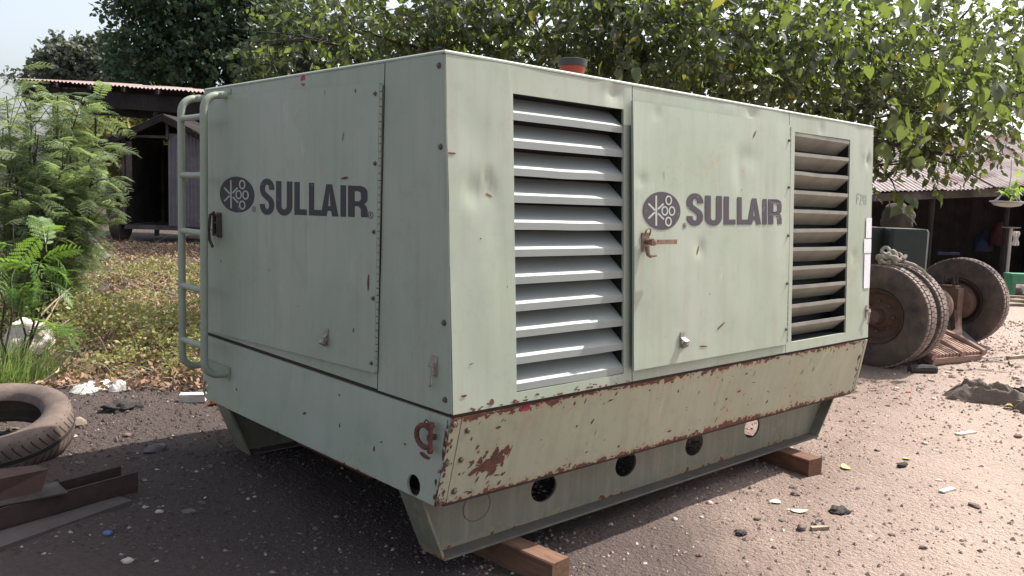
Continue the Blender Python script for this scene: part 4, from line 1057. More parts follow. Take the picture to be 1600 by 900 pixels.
# crown
blobs = []
for (px, py, D, a, b, wt) in [(500,50,9.8,.75,.5,.30),(600,30,9.6,.7,.5,.5),(690,35,9.6,.7,.5,1),(800,30,9.3,.8,.55,1.4),(900,25,9.2,.8,.6,1.6),(1010,35,9.2,.8,.65,1.8),(1110,60,9.4,.8,.7,2.0),(1210,70,9.8,.85,.75,2.1),(1310,100,10.2,.8,.75,1.8),(1400,140,10.6,.75,.85,1.7),(1480,130,11.0,.8,.9,1.5),(1560,70,11.4,.9,.8,1.3),(1640,60,11.4,.8,.9,.8),
      (700,-130,10.2,1.2,.7,.9),(950,-150,10.2,1.4,.8,1.2),(1200,-150,10.6,1.4,.8,1.2),(1450,-140,11.4,1.3,.8,.9),(1470,215,11.0,.55,.3,.45),(1400,240,10.9,.4,.3,.35)]:
    c = at(px, py, D); blobs.append((c, a, 1.1, b, wt))
mb = MB(); tw = MB(); mb.open = True; tw.open = True
cs = cloud_centers(rs, blobs, 2900)
cs = [c for c in cs if nz(c[0].x*1.0, c[0].y+c[0].z*1.7, 1.1, 5) > -.25]
for pts in paths:
    for p in pts[4:]:
        for _ in range(3): cs.append((p+rand_unit(rs)*.15, rand_unit(rs)))
sprays(mb, tw, rs, cs, (.055,.13), 8, .42, .62, .45)
crown = mb.build('crown', m_leaf, tree); crown['kind'] = 'stuff'
tw_ = tw.build('twigs', m_bark, tree); tw_['kind'] = 'stuff'
# the largest leaves, one by one
def leaf_mesh(name, ln, wd, mat, droop=.3):
    mb = MB(); d, n_ = Vector((1,0,0)), Vector((0,0,1)); s = Vector((0,1,0)); out = []; fs = []
    xs = [0,.08,.25,.45,.65,.85,1.0]; ws = [.12,.40,.5,.47,.34,.15,0.0]
    for t, w_ in zip(xs, ws):
        z = -droop*ln*t*t
        out += [(ln*t-(.06*ln if t == .08 else 0), -w_*wd, z+.10*wd), (ln*t, 0, z), (ln*t-(.06*ln if t == .08 else 0), w_*wd, z+.10*wd)]
    for i in range(6):
        b = i*3; fs += [(b,b+3,b+4,b+1),(b+1,b+4,b+5,b+2)]
    mb.add(out, fs); mb.open = True
    me_o = mb.build(name, mat, None, True, 80); me = me_o.data; bpy.data.objects.remove(me_o); return me
lms = [leaf_mesh('leaf', .17, .12, m_leaf, .2), leaf_mesh('leaf', .20, .13, m_leaf, .4), leaf_mesh('leaf', .14, .11, m_leaf, .1)]
def place_leaf(p, scale, parent, ms, rs, out=None):
    o = bpy.data.objects.new('leaf', rs.choice(ms)); col.objects.link(o); o.parent = parent; o.location = Vector(p)-wloc(parent)
    d = (rand_unit(rs)*.75+Vector((0,0,-.75))).normalized(); q = d.to_track_quat('X', 'Z'); 
    o.rotation_mode = 'QUATERNION'; o.rotation_quaternion = q @ Matrix.Rotation(rs.uniform(-1.2,1.2), 3, 'X').to_quaternion(); o.scale = (scale,)*3
    return o
for k in range(200):
    px = rs.choice([rs.uniform(1370,1620), rs.uniform(1180,1480), rs.uniform(700,1250)]); py = rs.uniform(-20, 250 if px > 1370 else 120)
    if px > 1540 and py > 190: py -= 120
    place_leaf(at(px, py, rs.uniform(8.6, 9.6) if px > 1300 else rs.uniform(7.9, 8.8)), rs.uniform(.75,1.15) if px > 1300 else rs.uniform(.5,.8), tree, lms, rs)
# hanging sprig in front of the dark shed
for (px, py) in ((1400,315),(1412,322),(1420,335),(1405,340),(1415,350),(1408,325),(1398,312),(1425,325),(1480,262),(1476,275),(1500,270),(1512,262),(1530,215),(1440,288),(1450,295)):
    place_leaf(at(px, py-14, 10.4), rs.uniform(.8,1.05), tree, lms, rs)
mb = MB()
limb(mb, [at(1360,240,10.6), at(1395,285,10.5), at(1400,300,10.4), at(1412,312,10.4)], .012, .004, 5)
limb(mb, [at(1350,215,10.6), at(1440,235,10.6), at(1490,243,10.6), at(1520,245,10.6)], .035, .008, 6)
limb(mb, [at(1430,240,10.6), at(1500,262,10.7), at(1540,285,10.8), at(1570,300,10.9)], .018, .006, 5)
mb.build('hanging_branch', m_bark, tree, True, 60)

# ------------------------------------------------------------------ other trees
def make_tree(name, label, base, blobs, n, leaf, mat, rs, nleaf=9, tw=.6, r=.25, shell=.45, group='trees around the yard', gap=-.3, simple_leaf=True):
    base = Vector(base); t = empty(name, tuple(base), label, 'tree', group)
    mb = MB(); top = Vector(blobs[0][0]); fork = base.lerp(top, .55)
    limb(mb, wiggle(base, fork, rs, 5, .1), r, r*.7, 10)
    for b in blobs:
        limb(mb, wiggle(fork, Vector(b[0])+Vector((0,0,b[3]*.3)), rs, 6, .3), r*.45, r*.08, 6)
        for _ in range(3): limb(mb, wiggle(fork.lerp(Vector(b[0]), .6), Vector(b[0])+Vector((rs.uniform(-b[1],b[1])*.7, rs.uniform(-b[2],b[2])*.7, rs.uniform(-b[3],b[3])*.6)), rs, 5, .2), r*.2, r*.04, 5)
    mb.build('trunk', m_bark, t, True, 60)
    cs = cloud_centers(rs, blobs, n, shell)
    cs = [c for c in cs if nz(c[0].x, c[0].y+c[0].z*1.3, .8, 2) > gap]
    mb = MB(); mb.open = True; sprays(mb, None, rs, cs, leaf, nleaf, tw, .6, .35, simple_leaf)
    c = mb.build('crown', mat, t); c['kind'] = 'stuff'; return t
rs = random.Random(8)
B = lambda px, py, D, rx, rz, wt: (at(px, py, D), rx, rx, rz, wt)
make_tree('dense_tree', 'tall dense dark green tree rising behind the long open shed', (at(350,300,34).x, at(350,300,34).y, .25),
   [B(330,20,34,2.6,2.4,2.4),B(250,40,33.5,1.8,1.7,1.4),B(400,10,34,2.2,2.2,1.6),B(300,-60,34,2.8,1.8,1.6),B(230,95,33,1.3,1.1,.7),B(330,105,33.5,2.3,1.1,1.2),B(430,90,34,1.9,1.5,1.2),B(430,-60,35,2.2,1.6,.9),B(240,-20,34,1.2,1.2,.7)], 4200, (.15,.30), m_leafdark, rs, 9, .7, .35, .5, gap=-.42)
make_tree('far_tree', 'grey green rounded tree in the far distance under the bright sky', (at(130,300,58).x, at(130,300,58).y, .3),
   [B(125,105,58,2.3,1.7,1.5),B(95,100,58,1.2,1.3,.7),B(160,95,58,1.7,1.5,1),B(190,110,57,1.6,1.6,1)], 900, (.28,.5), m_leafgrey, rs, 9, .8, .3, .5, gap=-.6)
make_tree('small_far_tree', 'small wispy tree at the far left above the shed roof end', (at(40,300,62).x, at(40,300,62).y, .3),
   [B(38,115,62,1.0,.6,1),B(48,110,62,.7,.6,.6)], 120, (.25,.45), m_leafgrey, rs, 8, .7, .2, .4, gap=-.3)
make_tree('yellow_green_tree', 'sunlit yellow green tree glimpsed between the cabin roof and long shed', (at(230,300,31).x, at(230,300,31).y, .25),
   [B(215,195,30,1.7,.9,1),B(280,190,30.5,1.4,.8,1),B(160,215,31,1.3,.9,.7),B(240,235,31.5,1.8,1.0,.8)], 700, (.2,.36), m_weed, rs, 9, .6, .2, .4, gap=-.6)
make_tree('mid_tree', 'thinly leaved tree left of centre behind the compressor roof', (at(560,300,19).x, at(560,300,19).y, .2),
   [B(480,75,19,1.0,.8,1),B(540,95,19.5,1.1,.7,1),B(610,60,19,1.1,.8,1),B(450,115,18.5,.8,.5,.7),B(520,20,19,1.2,.7,.7)], 620, (.13,.24), m_leafmid, rs, 8, .55, .16, .3, gap=-.25)
make_tree('rear_tree', 'dark tree filling the gaps behind the middle of the leafy branches', (at(950,300,20).x, at(950,300,20).y, .1),
   [B(740,60,20,1.5,1.0,1),B(850,40,20,1.6,1.4,1.2),B(980,60,20.5,1.7,1.4,1.4),B(1100,90,20,1.7,1.3,1.4),B(1200,80,20.5,1.6,1.4,1.3),B(1000,-80,20,2.6,1.3,1)], 560, (.13,.23), m_leafmid, rs, 8, .55, .2, .3, gap=-.3)
make_tree('right_rear_tree', 'tree behind the right shed roof at the upper right corner', (at(1440,300,27).x, at(1440,300,27).y, 0),
   [B(1330,110,27,1.8,1.5,1.2),B(1440,90,27,2.0,1.6,1.3),B(1540,70,27.5,2.0,1.7,1.2),B(1620,110,27,1.6,1.6,.9),B(1500,-40,27,2.6,1.4,.8)], 420, (.16,.27), m_leafmid, rs, 8, .6, .25, .3, gap=-.25)

# ------------------------------------------------------------------ feathery bush
def frond_mesh(name, ln, npin, plen, nleaf, mat, seed):
    """bipinnate leaf along +X, drooping; each pinna carries rows of leaflets"""
    rs = random.Random(seed); mb = MB(); mb.open = True
    ax = lambda t: Vector((ln*t*(1-.06*t), 0, .10*ln*math.sin(t*2.4)-.42*ln*t*t*.8))
    mb.tube([ax(t) for t in linspace(0,1,6)], [.004,.004,.003,.003,.002,.001], 3, False)
    for i in range(npin):
        t = .18+.82*i/(npin-1); b = ax(t); k = plen*math.sin(math.pi*(.18+.72*i/(npin-1)))**.6*rs.uniform(.85,1.1)
        for s in (-1, 1):
            d = Vector((.55, s*.85, rs.uniform(-.25,.05))).normalized(); e = b+d*k+Vector((0,0,-.25*k))
            nn = Vector((0,0,1)); sd = d.cross(nn).normalized()
            for j in range(nleaf):
                q = (j+.5)/nleaf; c = b.lerp(e, q)+Vector((0,0,.05*k*math.sin(math.pi*q))); hw = k*.17*math.sin(math.pi*(.15+.7*q))
                st = d*k/nleaf*.36
                for z in (-1, 1):
                    b0 = len(mb.v); mb.v += [c-st, c+st, c+sd*z*hw+d*k*.06+st*.6+Vector((0,0,-.15*hw)), c+sd*z*hw+d*k*.06-st*.6+Vector((0,0,-.15*hw))]; mb.f.append((b0,b0+1,b0+2,b0+3))
    o = mb.build(name, mat, None); me = o.data; bpy.data.objects.remove(o); return me
def fronds_into(mb, rs, protos, spots):
    for (p, d, s) in spots:
        vs_, fs = rs.choice(protos)
        q = d.to_track_quat('X', 'Z').to_matrix() @ Matrix.Rotation(rs.uniform(-.7,.7), 3, 'X')
        b = len(mb.v); mb.v += [q @ (v*s) + p for v in vs_]; mb.f += [tuple(b+i for i in f) for f in fs]
rs = random.Random(33)
protos = []
for sd in range(4):
    me = frond_mesh('tmp', .26, 8, .085, 7, m_feather, sd); protos.append(([v.co.copy() for v in me.vertices], [tuple(p.vertices) for p in me.polygons])); bpy.data.meshes.remove(me)
def bush(name, label, base, tops, nf, mat, s=(.8,1.3), spread=.35):
    base = Vector(base); t = empty(name, tuple(base), label, 'shrub', None); mb = MB(); spots = []
    for tp in tops:
        pts = wiggle(base+Vector((rs.uniform(-.15,.15), rs.uniform(-.15,.15), 0)), tp, rs, 8, .15); limb(mb, pts, .022, .005, 6)
        for k in range(nf):
            u = rs.random()**.6; i = min(int(u*7), 6); p = pts[i].lerp(pts[i+1], u*7-i)
            off = rand_unit(rs)*spread*rs.random(); off.z *= .7; p = p+off
            d = (Vector((rs.uniform(-1,1), rs.uniform(-1,1), rs.uniform(-.35,.5)))).normalized()
            spots.append((p, d, rs.uniform(*s)))
            if k % 5 == 0: limb(mb, [pts[i], pts[i].lerp(p,.6)+Vector((0,0,.03)), p], .006, .003, 4)
    mb.build('stem', m_bark, t, True, 60)
    mb = MB(); mb.open = True; fronds_into(mb, rs, protos, spots); f = mb.build('foliage', mat, t); f['kind'] = 'stuff'
    return t
bb = at(60,430,9.0); bb.z = gz(bb.x, bb.y)-.02
bush('feathery_bush', 'tall feathery leaved bush at the left edge in front of the open shed', bb,
     [at(10,150,9.2), at(45,140,9), at(90,150,8.9), at(130,150,9), at(150,175,9.1), at(60,210,8.6), at(20,260,8.7), at(110,230,8.6), at(150,260,8.8), at(90,300,8.6), at(30,330,8.4), at(140,330,8.8), at(60,370,8.6), at(5,200,9), at(100,185,9.2), at(120,280,8.7), at(75,255,8.7), at(-10,300,8.6)], 95, m_feather, (.75,1.25), .34)
b2 = at(15,480,6.6); b2.z = gz(b2.x, b2.y)-.02
fb = empty('young_shrub', tuple(b2), 'low shrub with bright green fern like fronds before the feathery bush', 'shrub')
mb = MB(); stems = []
for tp in (at(20,350,6.6), at(75,370,6.5), at(105,345,6.7), at(50,410,6.4), at(0,400,6.5)):
    pts = wiggle(b2, tp, rs, 6, .08); limb(mb, pts, .011, .004, 5); stems.append(pts)
mb.build('stem', m_bark, fb, True, 60)
fms = [frond_mesh('frond', .34, 9, .10, 9, m_frond, 40+i) for i in range(3)]
for k in range(32):
    pts = rs.choice(stems); p = pts[rs.randrange(2, 6)]+rand_unit(rs)*.04
    o = bpy.data.objects.new('frond', rs.choice(fms)); col.objects.link(o); o.parent = fb; o.location = p-b2
    d = (rt*rs.uniform(-.6,1.1)+fwd*rs.uniform(-.8,.4)+Vector((0,0,rs.uniform(-.45,.55)))).normalized()
    o.rotation_mode = 'QUATERNION'; o.rotation_quaternion = d.to_track_quat('X','Z') @ Matrix.Rotation(rs.uniform(-.9,.9), 3, 'X').to_quaternion(); o.scale = (rs.uniform(.75,1.2),)*3
# grass tuft
gb = Vector((-.62,4.62,gz(-.62,4.62)))
gt = empty('grass_tuft', tuple(gb), 'tuft of long green grass behind the car tyre', 'grass')
mb = MB(); mb.open = True
for k in range(420):
    a = rs.uniform(0,6.28); r = rs.random()**.7*.30; p = gb+Vector((math.cos(a)*r*1.3, math.sin(a)*r, -.02)); ln = rs.uniform(.28,.58); lean = Vector((math.cos(a)*rs.uniform(0,.6)+rs.uniform(-.2,.3), math.sin(a)*rs.uniform(0,.5), 1)).normalized(); sd = rt*rs.uniform(.7,1)+fwd*rs.uniform(-.7,.7); sd = sd.normalized()*rs.uniform(.004,.008)
    b = len(mb.v)
    for t in (0,.35,.7,1):
        c = p+lean*ln*t+Vector((lean.x,lean.y,-.35))*ln*.55*t*t; w_ = 1-t*.9; mb.v += [c-sd*w_, c+sd*w_]
    mb.f += [(b,b+1,b+3,b+2),(b+2,b+3,b+5,b+4),(b+4,b+5,b+7,b+6)]
g_ = mb.build('blades', m_grass, gt); g_['kind'] = 'stuff'
# low weeds and dry litter
def scatter_cover(name, label, mat, n, hmax, region, leaf, rs, thr):
    mb = MB(); mb.open = True; cnt = 0; tries = 0
    while cnt < n and tries < n*12:
        tries += 1; x, y = region(rs); k = nz(x, y, .7, 12)+.6*nz(x, y, 2.2, 4)
        if k < thr+rs.uniform(-.35,.35): continue
        p = Vector((x, y, gz(x, y)))
        if not inview(p.x, p.y, p.z, .1): continue
        hh = hmax*max(.05, min(1, .45+k))*rs.random()
        for j in range(3):
            d = Vector((rs.uniform(-1,1), rs.uniform(-1,1), rs.uniform(-.2,.7))).normalized(); nn = d.orthogonal().normalized(); nn = (Matrix.Rotation(rs.uniform(0,6.28), 3, d) @ nn); s = d.cross(nn); ln = rs.uniform(*leaf); q = p+Vector((rs.uniform(-.03,.03), rs.uniform(-.03,.03), hh+.006)); b = len(mb.v)
            mb.v += [q, q+d*ln*.5+s*ln*.3, q+d*ln, q+d*ln*.5-s*ln*.3]; mb.f.append((b,b+1,b+2,b+3))
        cnt += 1
    return tag(mb.build(name, mat), label, 'ground cover', kind='stuff')
def reg_weeds(rs):
    D = rs.uniform(6.5, 14); u = rs.uniform(-.66,-.33); return (CAM.x+fwd.x*D+rt.x*u*D, CAM.y+fwd.y*D+rt.y*u*D)
scatter_cover('low_weeds', 'low yellow green weeds covering the ground left of the compressor', m_weed, 7000, .42, reg_weeds, (.02,.055), rs, .05)
def reg_lit(rs):
    D = rs.uniform(6.2, 20); u = rs.uniform(-.68,-.30); return (CAM.x+fwd.x*D+rt.x*u*D, CAM.y+fwd.y*D+rt.y*u*D)
scatter_cover('leaf_litter', 'brown dry leaf litter and straw between the weeds', m_litter, 9500, .10, reg_lit, (.025,.08), rs, -.6)
mb = MB(); mb.open = True
for k in range(2600):
    x, y = reg_lit(rs); p = Vector((x, y, gz(x,y)+.01)); d = Vector((rs.uniform(-1,1), rs.uniform(-1,1), rs.uniform(0,.6))).normalized(); ln = rs.uniform(.08,.45); s = d.orthogonal().normalized()*.0026
    b = len(mb.v); mb.v += [p-s, p+s, p+d*ln*.6+s+Vector((0,0,.02)), p+d*ln*.6-s+Vector((0,0,.02)), p+d*ln]; mb.f += [(b,b+1,b+2,b+3),(b+3,b+2,b+4)]
tag(mb.build('dry_straw', m_dead), 'thin dry straw stalks among the weeds', 'straw', kind='stuff')
for k, (a, b, lab) in enumerate(((at(45,520,7.2), at(110,450,7.6), 'long bleached dry stick leaning above the white sack'), (at(55,522,7.1), at(120,492,7.3), 'bleached forked stick lying right of the white sack'), (at(60,515,7.2), at(100,462,7.5), 'thinner dry stick leaning beside the long bleached one'), (at(85,560,6.4), at(130,545,6.4), 'pale crooked stick on the weeds below the white sack'), (at(55,600,5.6), at(92,575,5.8), 'dry stick over the ground behind the car tyre'))):
    mb = MB(); limb(mb, wiggle(a, b, rs, 6, .04), .010, .004, 6); tag(mb.build('dry_stick', m_dead, None, True, loc=tuple(a)), lab, 'stick')
mb = MB(); b = hit(164,412); b.z += .05; a = b-rt*.42+Vector((0,0,.52)); limb(mb, [a, a.lerp(b,.5), b], .09, .12, 10)
tag(mb.build('log', m_logmat, None, True, loc=tuple(b)), 'grey weathered log leaning under the feathery bush', 'log')

# ------------------------------------------------------------------ corrugated sheets
def corr(mb, p0, pu, pv, lu, lv, pitch=.09, amp=.013, nv=1):
    """corrugated sheet: ridges run along pv, waves along pu"""
    p0, pu, pv = Vector(p0), Vector(pu).normalized(), Vector(pv).normalized(); n_ = pu.cross(pv).normalized()
    k = max(4, int(lu/pitch*6)); b = len(mb.v)
    for side in (0, 1):
        for j in range(nv+1):
            for i in range(k+1):
                u = lu*i/k; mb.v.append(p0+pu*u+pv*(lv*j/nv)+n_*(amp*math.sin(2*math.pi*u/pitch)-.003*side))
    m_ = (k+1)*(nv+1)
    for side in (0, 1):
        for j in range(nv):
            for i in range(k):
                q = b+side*m_+j*(k+1)+i; f = (q,q+1,q+k+2,q+k+1); mb.f.append(f if side == 0 else f[::-1])
    return mb
# long open shed at the left
sh = empty('open_shed', tuple(Vector((at(180,300,24).x, at(180,300,24).y, .25))), 'long open sided shed with rusty corrugated roof behind the bush', 'shed')
eL, eR_ = at(22,123,22.5), at(430,152,21.5)
du = (eR_-eL).normalized(); back = Vector((fwd.x, fwd.y, 0)).normalized(); back = (back-du*back.dot(du)).normalized()
slope = (back*1.0+Vector((0,0,.115))).normalized()
tot = (eR_-eL).length; ns = 9
for i in range(ns):
    mb = MB(); mb.open = True; corr(mb, eL+du*(tot/ns*i)+Vector((0,0,.012*(i%2))), du, slope, tot/ns+.06, 3.2+.12*math.sin(i*2.3), .11, .02, 2); mb.build('roof_sheet', m_tinroof, sh)
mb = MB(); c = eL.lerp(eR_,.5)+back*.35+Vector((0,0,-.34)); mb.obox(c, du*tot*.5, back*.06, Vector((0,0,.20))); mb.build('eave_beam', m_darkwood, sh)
mb = MB(); c = eL.lerp(eR_,.5)+back*2.9+Vector((0,0,-.18)); mb.obox(c, du*tot*.5, back*.05, Vector((0,0,.42))); mb.build('roof_shade_board', m_darkwood, sh)  # added dark board standing in for shade under the roof
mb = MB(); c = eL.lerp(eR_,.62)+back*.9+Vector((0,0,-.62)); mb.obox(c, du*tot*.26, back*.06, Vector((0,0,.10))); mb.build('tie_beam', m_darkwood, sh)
for f_ in (.12,.52,.72,.98):
    p = eL.lerp(eR_, f_)+back*.4; mb = MB(); mb.tube([(p.x,p.y,.1),(p.x,p.y,p.z-.1)], .07, 8); mb.build('post', m_darkwood, sh)
for f_ in linspace(.04,.96,8):
    p = eL.lerp(eR_, f_)+Vector((0,0,-.09))-back*.05; mb = MB(); mb.obox(p+slope*1.5, du*.04, slope*1.55, Vector((0,0,.05))); mb.build('rafter', m_darkwood, sh)

# small cabin on wheels
cbase = at(262,383,20); cz0 = gz(cbase.x, cbase.y)
cb = empty('site_cabin', (cbase.x, cbase.y, cz0), 'small dark gabled corrugated iron cabin on rubber wheels behind the ladder', 'cabin')
cu_ = Vector((rt.x, rt.y, 0)).normalized(); cv_ = Vector((fwd.x, fwd.y, 0)).normalized(); Z = Vector((0,0,1))
O = Vector((cbase.x, cbase.y, cz0)); fz = .42; wl = .98; hh_ = 2.12; dp = 2.2
def cp(u, v, z): return O+cu_*u+cv_*v+Z*z
mb = MB(); mb.obox(cp(.08,dp/2,fz-.05), cu_*1.08, cv_*dp*.5, Z*.05); mb.build('floor', m_planks, cb)
for (u, v) in ((-1.0,0),(1.16,0),(-1.0,dp),(1.16,dp)):
    mb = MB(); mb.obox(cp(u,v,fz+hh_/2), cu_*.035, cv_*.035, Z*hh_/2); mb.build('corner_post', m_planks, cb)
mb = MB(); mb.open = True; corr(mb, cp(.04,-.03,fz), cu_, Z, 1.10, hh_, .085, .013); mb.build('front_sheet', m_tinwall, cb)
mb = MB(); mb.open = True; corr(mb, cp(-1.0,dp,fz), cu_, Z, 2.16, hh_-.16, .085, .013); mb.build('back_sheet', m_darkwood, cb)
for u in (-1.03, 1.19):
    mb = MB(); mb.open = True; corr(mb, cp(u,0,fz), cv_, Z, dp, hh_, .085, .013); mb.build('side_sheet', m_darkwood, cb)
mb = MB(); mb.obox(cp(-.5,-.02,fz+hh_-.08), cu_*.5, cv_*.03, Z*.03); mb.build('door_lintel', m_planks, cb)
mb = MB(); mb.obox(cp(-.86,-.045,fz+hh_-.75), cu_*.07, cv_*.015, Z*.55); mb.build('door_board', m_planks, cb)
apex = cp(.0,-.25,fz+hh_+.42)
for s_, ww in ((-1,1.55),(1,1.5)):
    dv = (cu_*s_*1.0-Z*.47).normalized(); mb = MB(); mb.open = True
    corr(mb, apex, cv_, dv, dp+.5, ww, .09, .013); mb.build('roof_sheet', m_darkwood, cb)
    mb = MB(); mb.obox(apex+dv*ww*.5-Z*.09, dv*ww*.5, cv_*.02, Z*.07); mb.build('barge_board', m_darkwood, cb)
mb = MB(); mb.obox(cp(.04,-.06,fz+hh_+.12), cu_*.03, cv_*.025, Z*.26); mb.build('king_post', m_planks, cb)
for (u, v) in ((-1.14,.35),(1.28,.35)):
    mb = MB(); mb.lathe(cp(u-.1,v,.41), cu_, [(-.13,.2),(-.14,.33),(-.10,.40),(.10,.40),(.14,.33),(.13,.2)], 28); mb.build('wheel', m_rubber, cb, True)

# vehicle parked beyond the cabin
vb = at(168,322,33); vz = gz(vb.x, vb.y)
vt = empty('parked_pickup', (vb.x, vb.y, vz), 'tan pickup with pale rack body parked in the shade beyond the bush', 'pickup')
def vp(u, v, z): return Vector((vb.x, vb.y, vz))+cu_*u+cv_*v+Z*z
mb = MB(); mb.obox(vp(-.55,1.0,.78), cu_*.95, cv_*2.2, Z*.32); mb.build('body', m_cartan, vt)
mb = MB(); mb.obox(vp(-.55,2.1,1.42), cu_*.85, cv_*.9, Z*.33); mb.build('cab', m_carwhite, vt)
mb = MB(); mb.obox(vp(-.55,1.17,1.45), cu_*.7, cv_*.02, Z*.22); mb.build('rear_window', m_glass, vt)
mb = MB(); mb.obox(vp(-.5,1.5,2.05), cu_*.9, cv_*.5, Z*.25); mb.build('rack_body', m_carwhite, vt)
for z in (1.25,1.55,1.85):
    mb = MB(); mb.obox(vp(.55,.5,z), cu_*.5, cv_*.03, Z*.03); mb.build('rack_rail', m_carwhite, vt)
for u in (.1,.55,1.0):
    mb = MB(); mb.obox(vp(u,.46,1.55), cu_*.025, cv_*.025, Z*.5); mb.build('rack_post', m_carwhite, vt)
mb = MB(); mb.obox(vp(.55,.9,.9), cu_*.55, cv_*1.0, Z*.28); mb.build('trailer_bed', m_cardark, vt)
mb = MB(); mb.obox(vp(.28,-1.22,.86), cu_*.06, cv_*.02, Z*.10); mb.build('tail_lamp', m_lampred, vt)
for u in (-1.3,.3,1.0):
    mb = MB(); mb.lathe(vp(u,-.2,.38), cu_, [(-.11,.2),(-.12,.34),(-.08,.38),(.08,.38),(.12,.34),(.11,.2)], 24); mb.build('wheel', m_rubber, vt, True)

# ------------------------------------------------------------------ right shed
rsd = empty('workshop_shed', (at(1500,400,21).x, at(1500,400,21).y, 0), 'low dark workshop shed with sunlit corrugated roof at the right', 'shed')
eA, eB = at(1300,303,19.5), at(1760,284,19.5)
du = (eB-eA).normalized(); back = (Vector((fwd.x+.25*rt.x, fwd.y+.25*rt.y, 0))).normalized(); back = (back-du*back.dot(du)).normalized(); slope = (back+Vector((0,0,.30))).normalized(); tot = (eB-eA).length; ns = 8
for i in range(ns):
    mb = MB(); mb.open = True; corr(mb, eA+du*(tot/ns*i)+Vector((0,0,.014*(i%2)))-slope*(.12*(i%3==0)), du, slope, tot/ns+.07, 5.2, .10, .016, 3); mb.build('roof_sheet', m_tinroof2, rsd)
mb = MB(); mb.obox(eA.lerp(eB,.5)+back*.12+Vector((0,0,-.12)), du*tot*.5, back*.05, Vector((0,0,.09))); mb.build('eave_beam', m_planks, rsd)
for f_ in (.02,.36,.62,.98):
    p = eA.lerp(eB, f_)+back*.2; mb = MB(); mb.tube([(p.x,p.y,-.1),(p.x,p.y,p.z-.12)], .06, 8); mb.build('post', m_darkwood, rsd)
bw = eA+back*3.6
for i in range(34):
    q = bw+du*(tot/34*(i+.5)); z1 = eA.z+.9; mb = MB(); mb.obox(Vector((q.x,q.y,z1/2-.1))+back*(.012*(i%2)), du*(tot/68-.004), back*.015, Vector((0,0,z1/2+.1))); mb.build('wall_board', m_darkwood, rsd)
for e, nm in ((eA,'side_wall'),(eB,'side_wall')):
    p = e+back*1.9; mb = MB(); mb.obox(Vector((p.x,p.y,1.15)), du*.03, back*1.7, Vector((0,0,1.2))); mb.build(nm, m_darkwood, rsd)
def shed_box(name, px0, px1, py0, D, dep, mat, label, cat, bev=True):
    a, b = at(px0, py0, D), at(px1, py0, D); u = Vector((b.x-a.x, b.y-a.y, 0)); v = Vector((-u.y, u.x, 0)).normalized(); w_ = u.length; u.normalize(); top = (a.z+b.z)/2; e = .05
    mb = MB(); c = [(e,0),(w_-e,0),(w_,e),(w_,dep),(0,dep),(0,e)]
    n_ = 6; o_ = Vector((a.x, a.y, 0)); g0 = gz(a.x, a.y)-.01
    vs_ = [o_+u*x+v*y+Z*g0 for x, y in c]+[o_+u*x+v*y+Z*(top-e) for x, y in c]+[o_+u*(w_/2+(x-w_/2)*.94)+v*(dep/2+(y-dep/2)*.94)+Z*top for x, y in c]
    mb.add(vs_, [tuple(reversed(range(6)))]+[(i,(i+1)%6,6+(i+1)%6,6+i) for i in range(6)]+[(6+i,6+(i+1)%6,12+(i+1)%6,12+i) for i in range(6)]+[tuple(range(12,18))])
    return tag(mb.build(name, mat, None, True, 30, loc=(a.x,a.y,g0)), label, cat)
shed_box('steel_cabinet', 1393, 1455, 358, 14, .7, m_cabinet, 'dark green steel box with rounded corner behind the truck tyres', 'steel box')
shed_box('steel_cabinet', 1330, 1389, 355, 14.3, .7, m_cabinet, 'dark steel box left of the green one, half hidden by compressor', 'steel box')
lump('sack_in_shed', at(1402,345,17.0), (.34,.3,.36), simple('brown_sack', (.05,.043,.034), .95, .4), 'dull brown sack rising behind the dark steel boxes', 'sack', 4, 17, .25, 1.5)
# hanging basket
hb = at(1574,317,16); bk = empty('hanging_basket', tuple(hb), 'wire hanging basket with a small green plant under the shed eave', 'basket')
mb = MB(); ring = [hb+cu_*.29*math.cos(t)+cv_*.29*math.sin(t)+Z*.02 for t in linspace(0,2*math.pi,25)]; mb.tube(ring, .014, 6, False); mb.build('rim', m_wire, bk, True)
mb = MB(); mb.lathe(hb, (0,0,1), [(.0,.27),(-.05,.22),(-.075,.10),(-.08,.02),(-.07,.02),(-.06,.10),(-.035,.21),(.01,.26)], 24); mb.build('bowl', m_wire, bk, True)
for t in (.4,2.0,3.5,5.1):
    mb = MB(); mb.tube([hb+cu_*.29*math.cos(t)+cv_*.29*math.sin(t)+Z*.02, hb+cu_*.05*math.cos(t)+Z*.24], .009, 5); mb.build('hanger', m_wire, bk)
mb = MB(); mb.tube([hb+Z*.23, hb+Z*.5+cu_*.02, hb+Z*.80], .008, 5); mb.build('hook_wire', m_wire, bk)
mb = MB(); mb.open = True; sprays(mb, None, rs, [(hb+Z*.25+rand_unit(rs)*.06+cu_*.12, rand_unit(rs)) for _ in range(7)], (.10,.18), 5, .2, .55, .2); mb.build('plant', m_basketplant, bk)
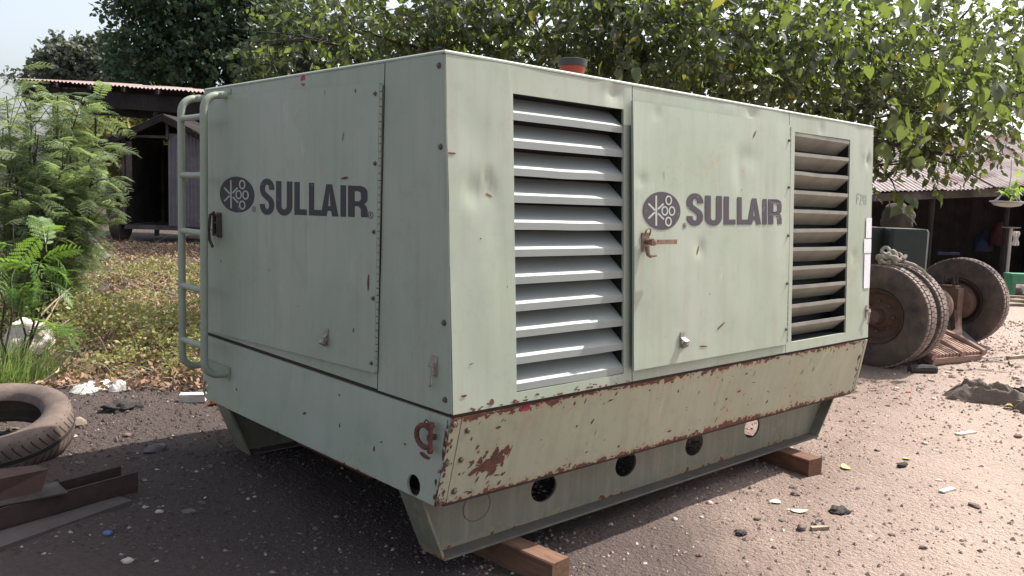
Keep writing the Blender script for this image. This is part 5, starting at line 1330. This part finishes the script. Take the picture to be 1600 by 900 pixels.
# things half seen inside
lump('red_cloth', at(1562,375,20.5), (.25,.2,.4), m_redcloth, 'dark red cloth hanging inside the dark shed', 'cloth', 3, 18, .3, 2)
lump('blue_cloth', at(1535,385,20.8), (.3,.2,.35), m_bluecloth, 'dark blue cloth beside the red one inside the shed', 'cloth', 3, 19, .3, 2)
mb = MB(); q = at(1580,355,19.6); mb.lathe(q, (.0,.0,1), [(-.03,.05),(-.02,.17),(.0,.20),(.005,.19),(-.012,.16)], 20); mb.tube([(q.x,q.y,-.05),(q.x,q.y,q.z-.02)], .04, 6); tag(mb.build('fan_stand', m_wire, None, True, loc=(q.x,q.y,0)), 'grey round tray on a stand inside the shed at the right edge', 'stand')
mb = MB(); q = at(1587,370,19); mb.v = []; crz = []
for i in range(6):
    for j in range(10):
        mb.v.append(q+cu_*(.12*(i/5-.5)*(1+.3*math.sin(j)))+Z*(.12-.035*j)+cv_*(.03*math.sin(i*2.1)))
mb.f = [(i*10+j,(i+1)*10+j,(i+1)*10+j+1,i*10+j+1) for i in range(5) for j in range(9)]; mb.open = True
so_ = mb.build('white_rag', m_white, None, True, 80, loc=tuple(q)); sd_ = so_.modifiers.new('thick', 'SOLIDIFY'); sd_.thickness = .012; tag(so_, 'whitish rag hanging at the right edge inside the shed', 'rag')
slab('blue_pipe', (at(1482,392,19).x, at(1482,392,19).y), .55, .07, .06, -.55, m_bluecloth, 'dull blue length of pipe lying inside the shed', 'pipe').location.z += .7
# green bench and wood pile at the right edge
mb = MB(); q = at(1605,430,16.8); mb.obox(q, cu_*.38, cv_*.16, Z*.03); mb.obox(q-Z*.10, cu_*.36, cv_*.14, Z*.07)
for s_ in (-.3,.3): mb.obox(q+cu_*s_-Z*.30, cu_*.03, cv_*.12, Z*.2)
tag(mb.build('green_bench', m_green, None, loc=(q.x,q.y,0)), 'low green painted bench at the right edge below the shed', 'bench')
lump('dust_heap', (at(1600,455,17.5).x, at(1600,455,17.5).y, .0), (.5,.5,.25), m_stone, 'dusty heap of rubble beside the green bench', 'rubble', 4, 23, .5, 2.5)
for k in range(7):
    q = at(1583+3*k, 456-2*(k%3), 15.6+.05*k); mb = MB(); d = (cu_+cv_*.2*(k%3-1)).normalized(); zz = gz(q.x, q.y)+.03+.05*(k//3)
    mb.obox(Vector((q.x,q.y,zz)), d*(.28+.04*(k%3)), Vector((-d.y,d.x,0))*.04, Z*.022)
    tag(mb.build('firewood_stick', m_dead, None, loc=(q.x,q.y,zz)), 'reddish split stick in the woodpile at the right edge', 'firewood', 'woodpile sticks')
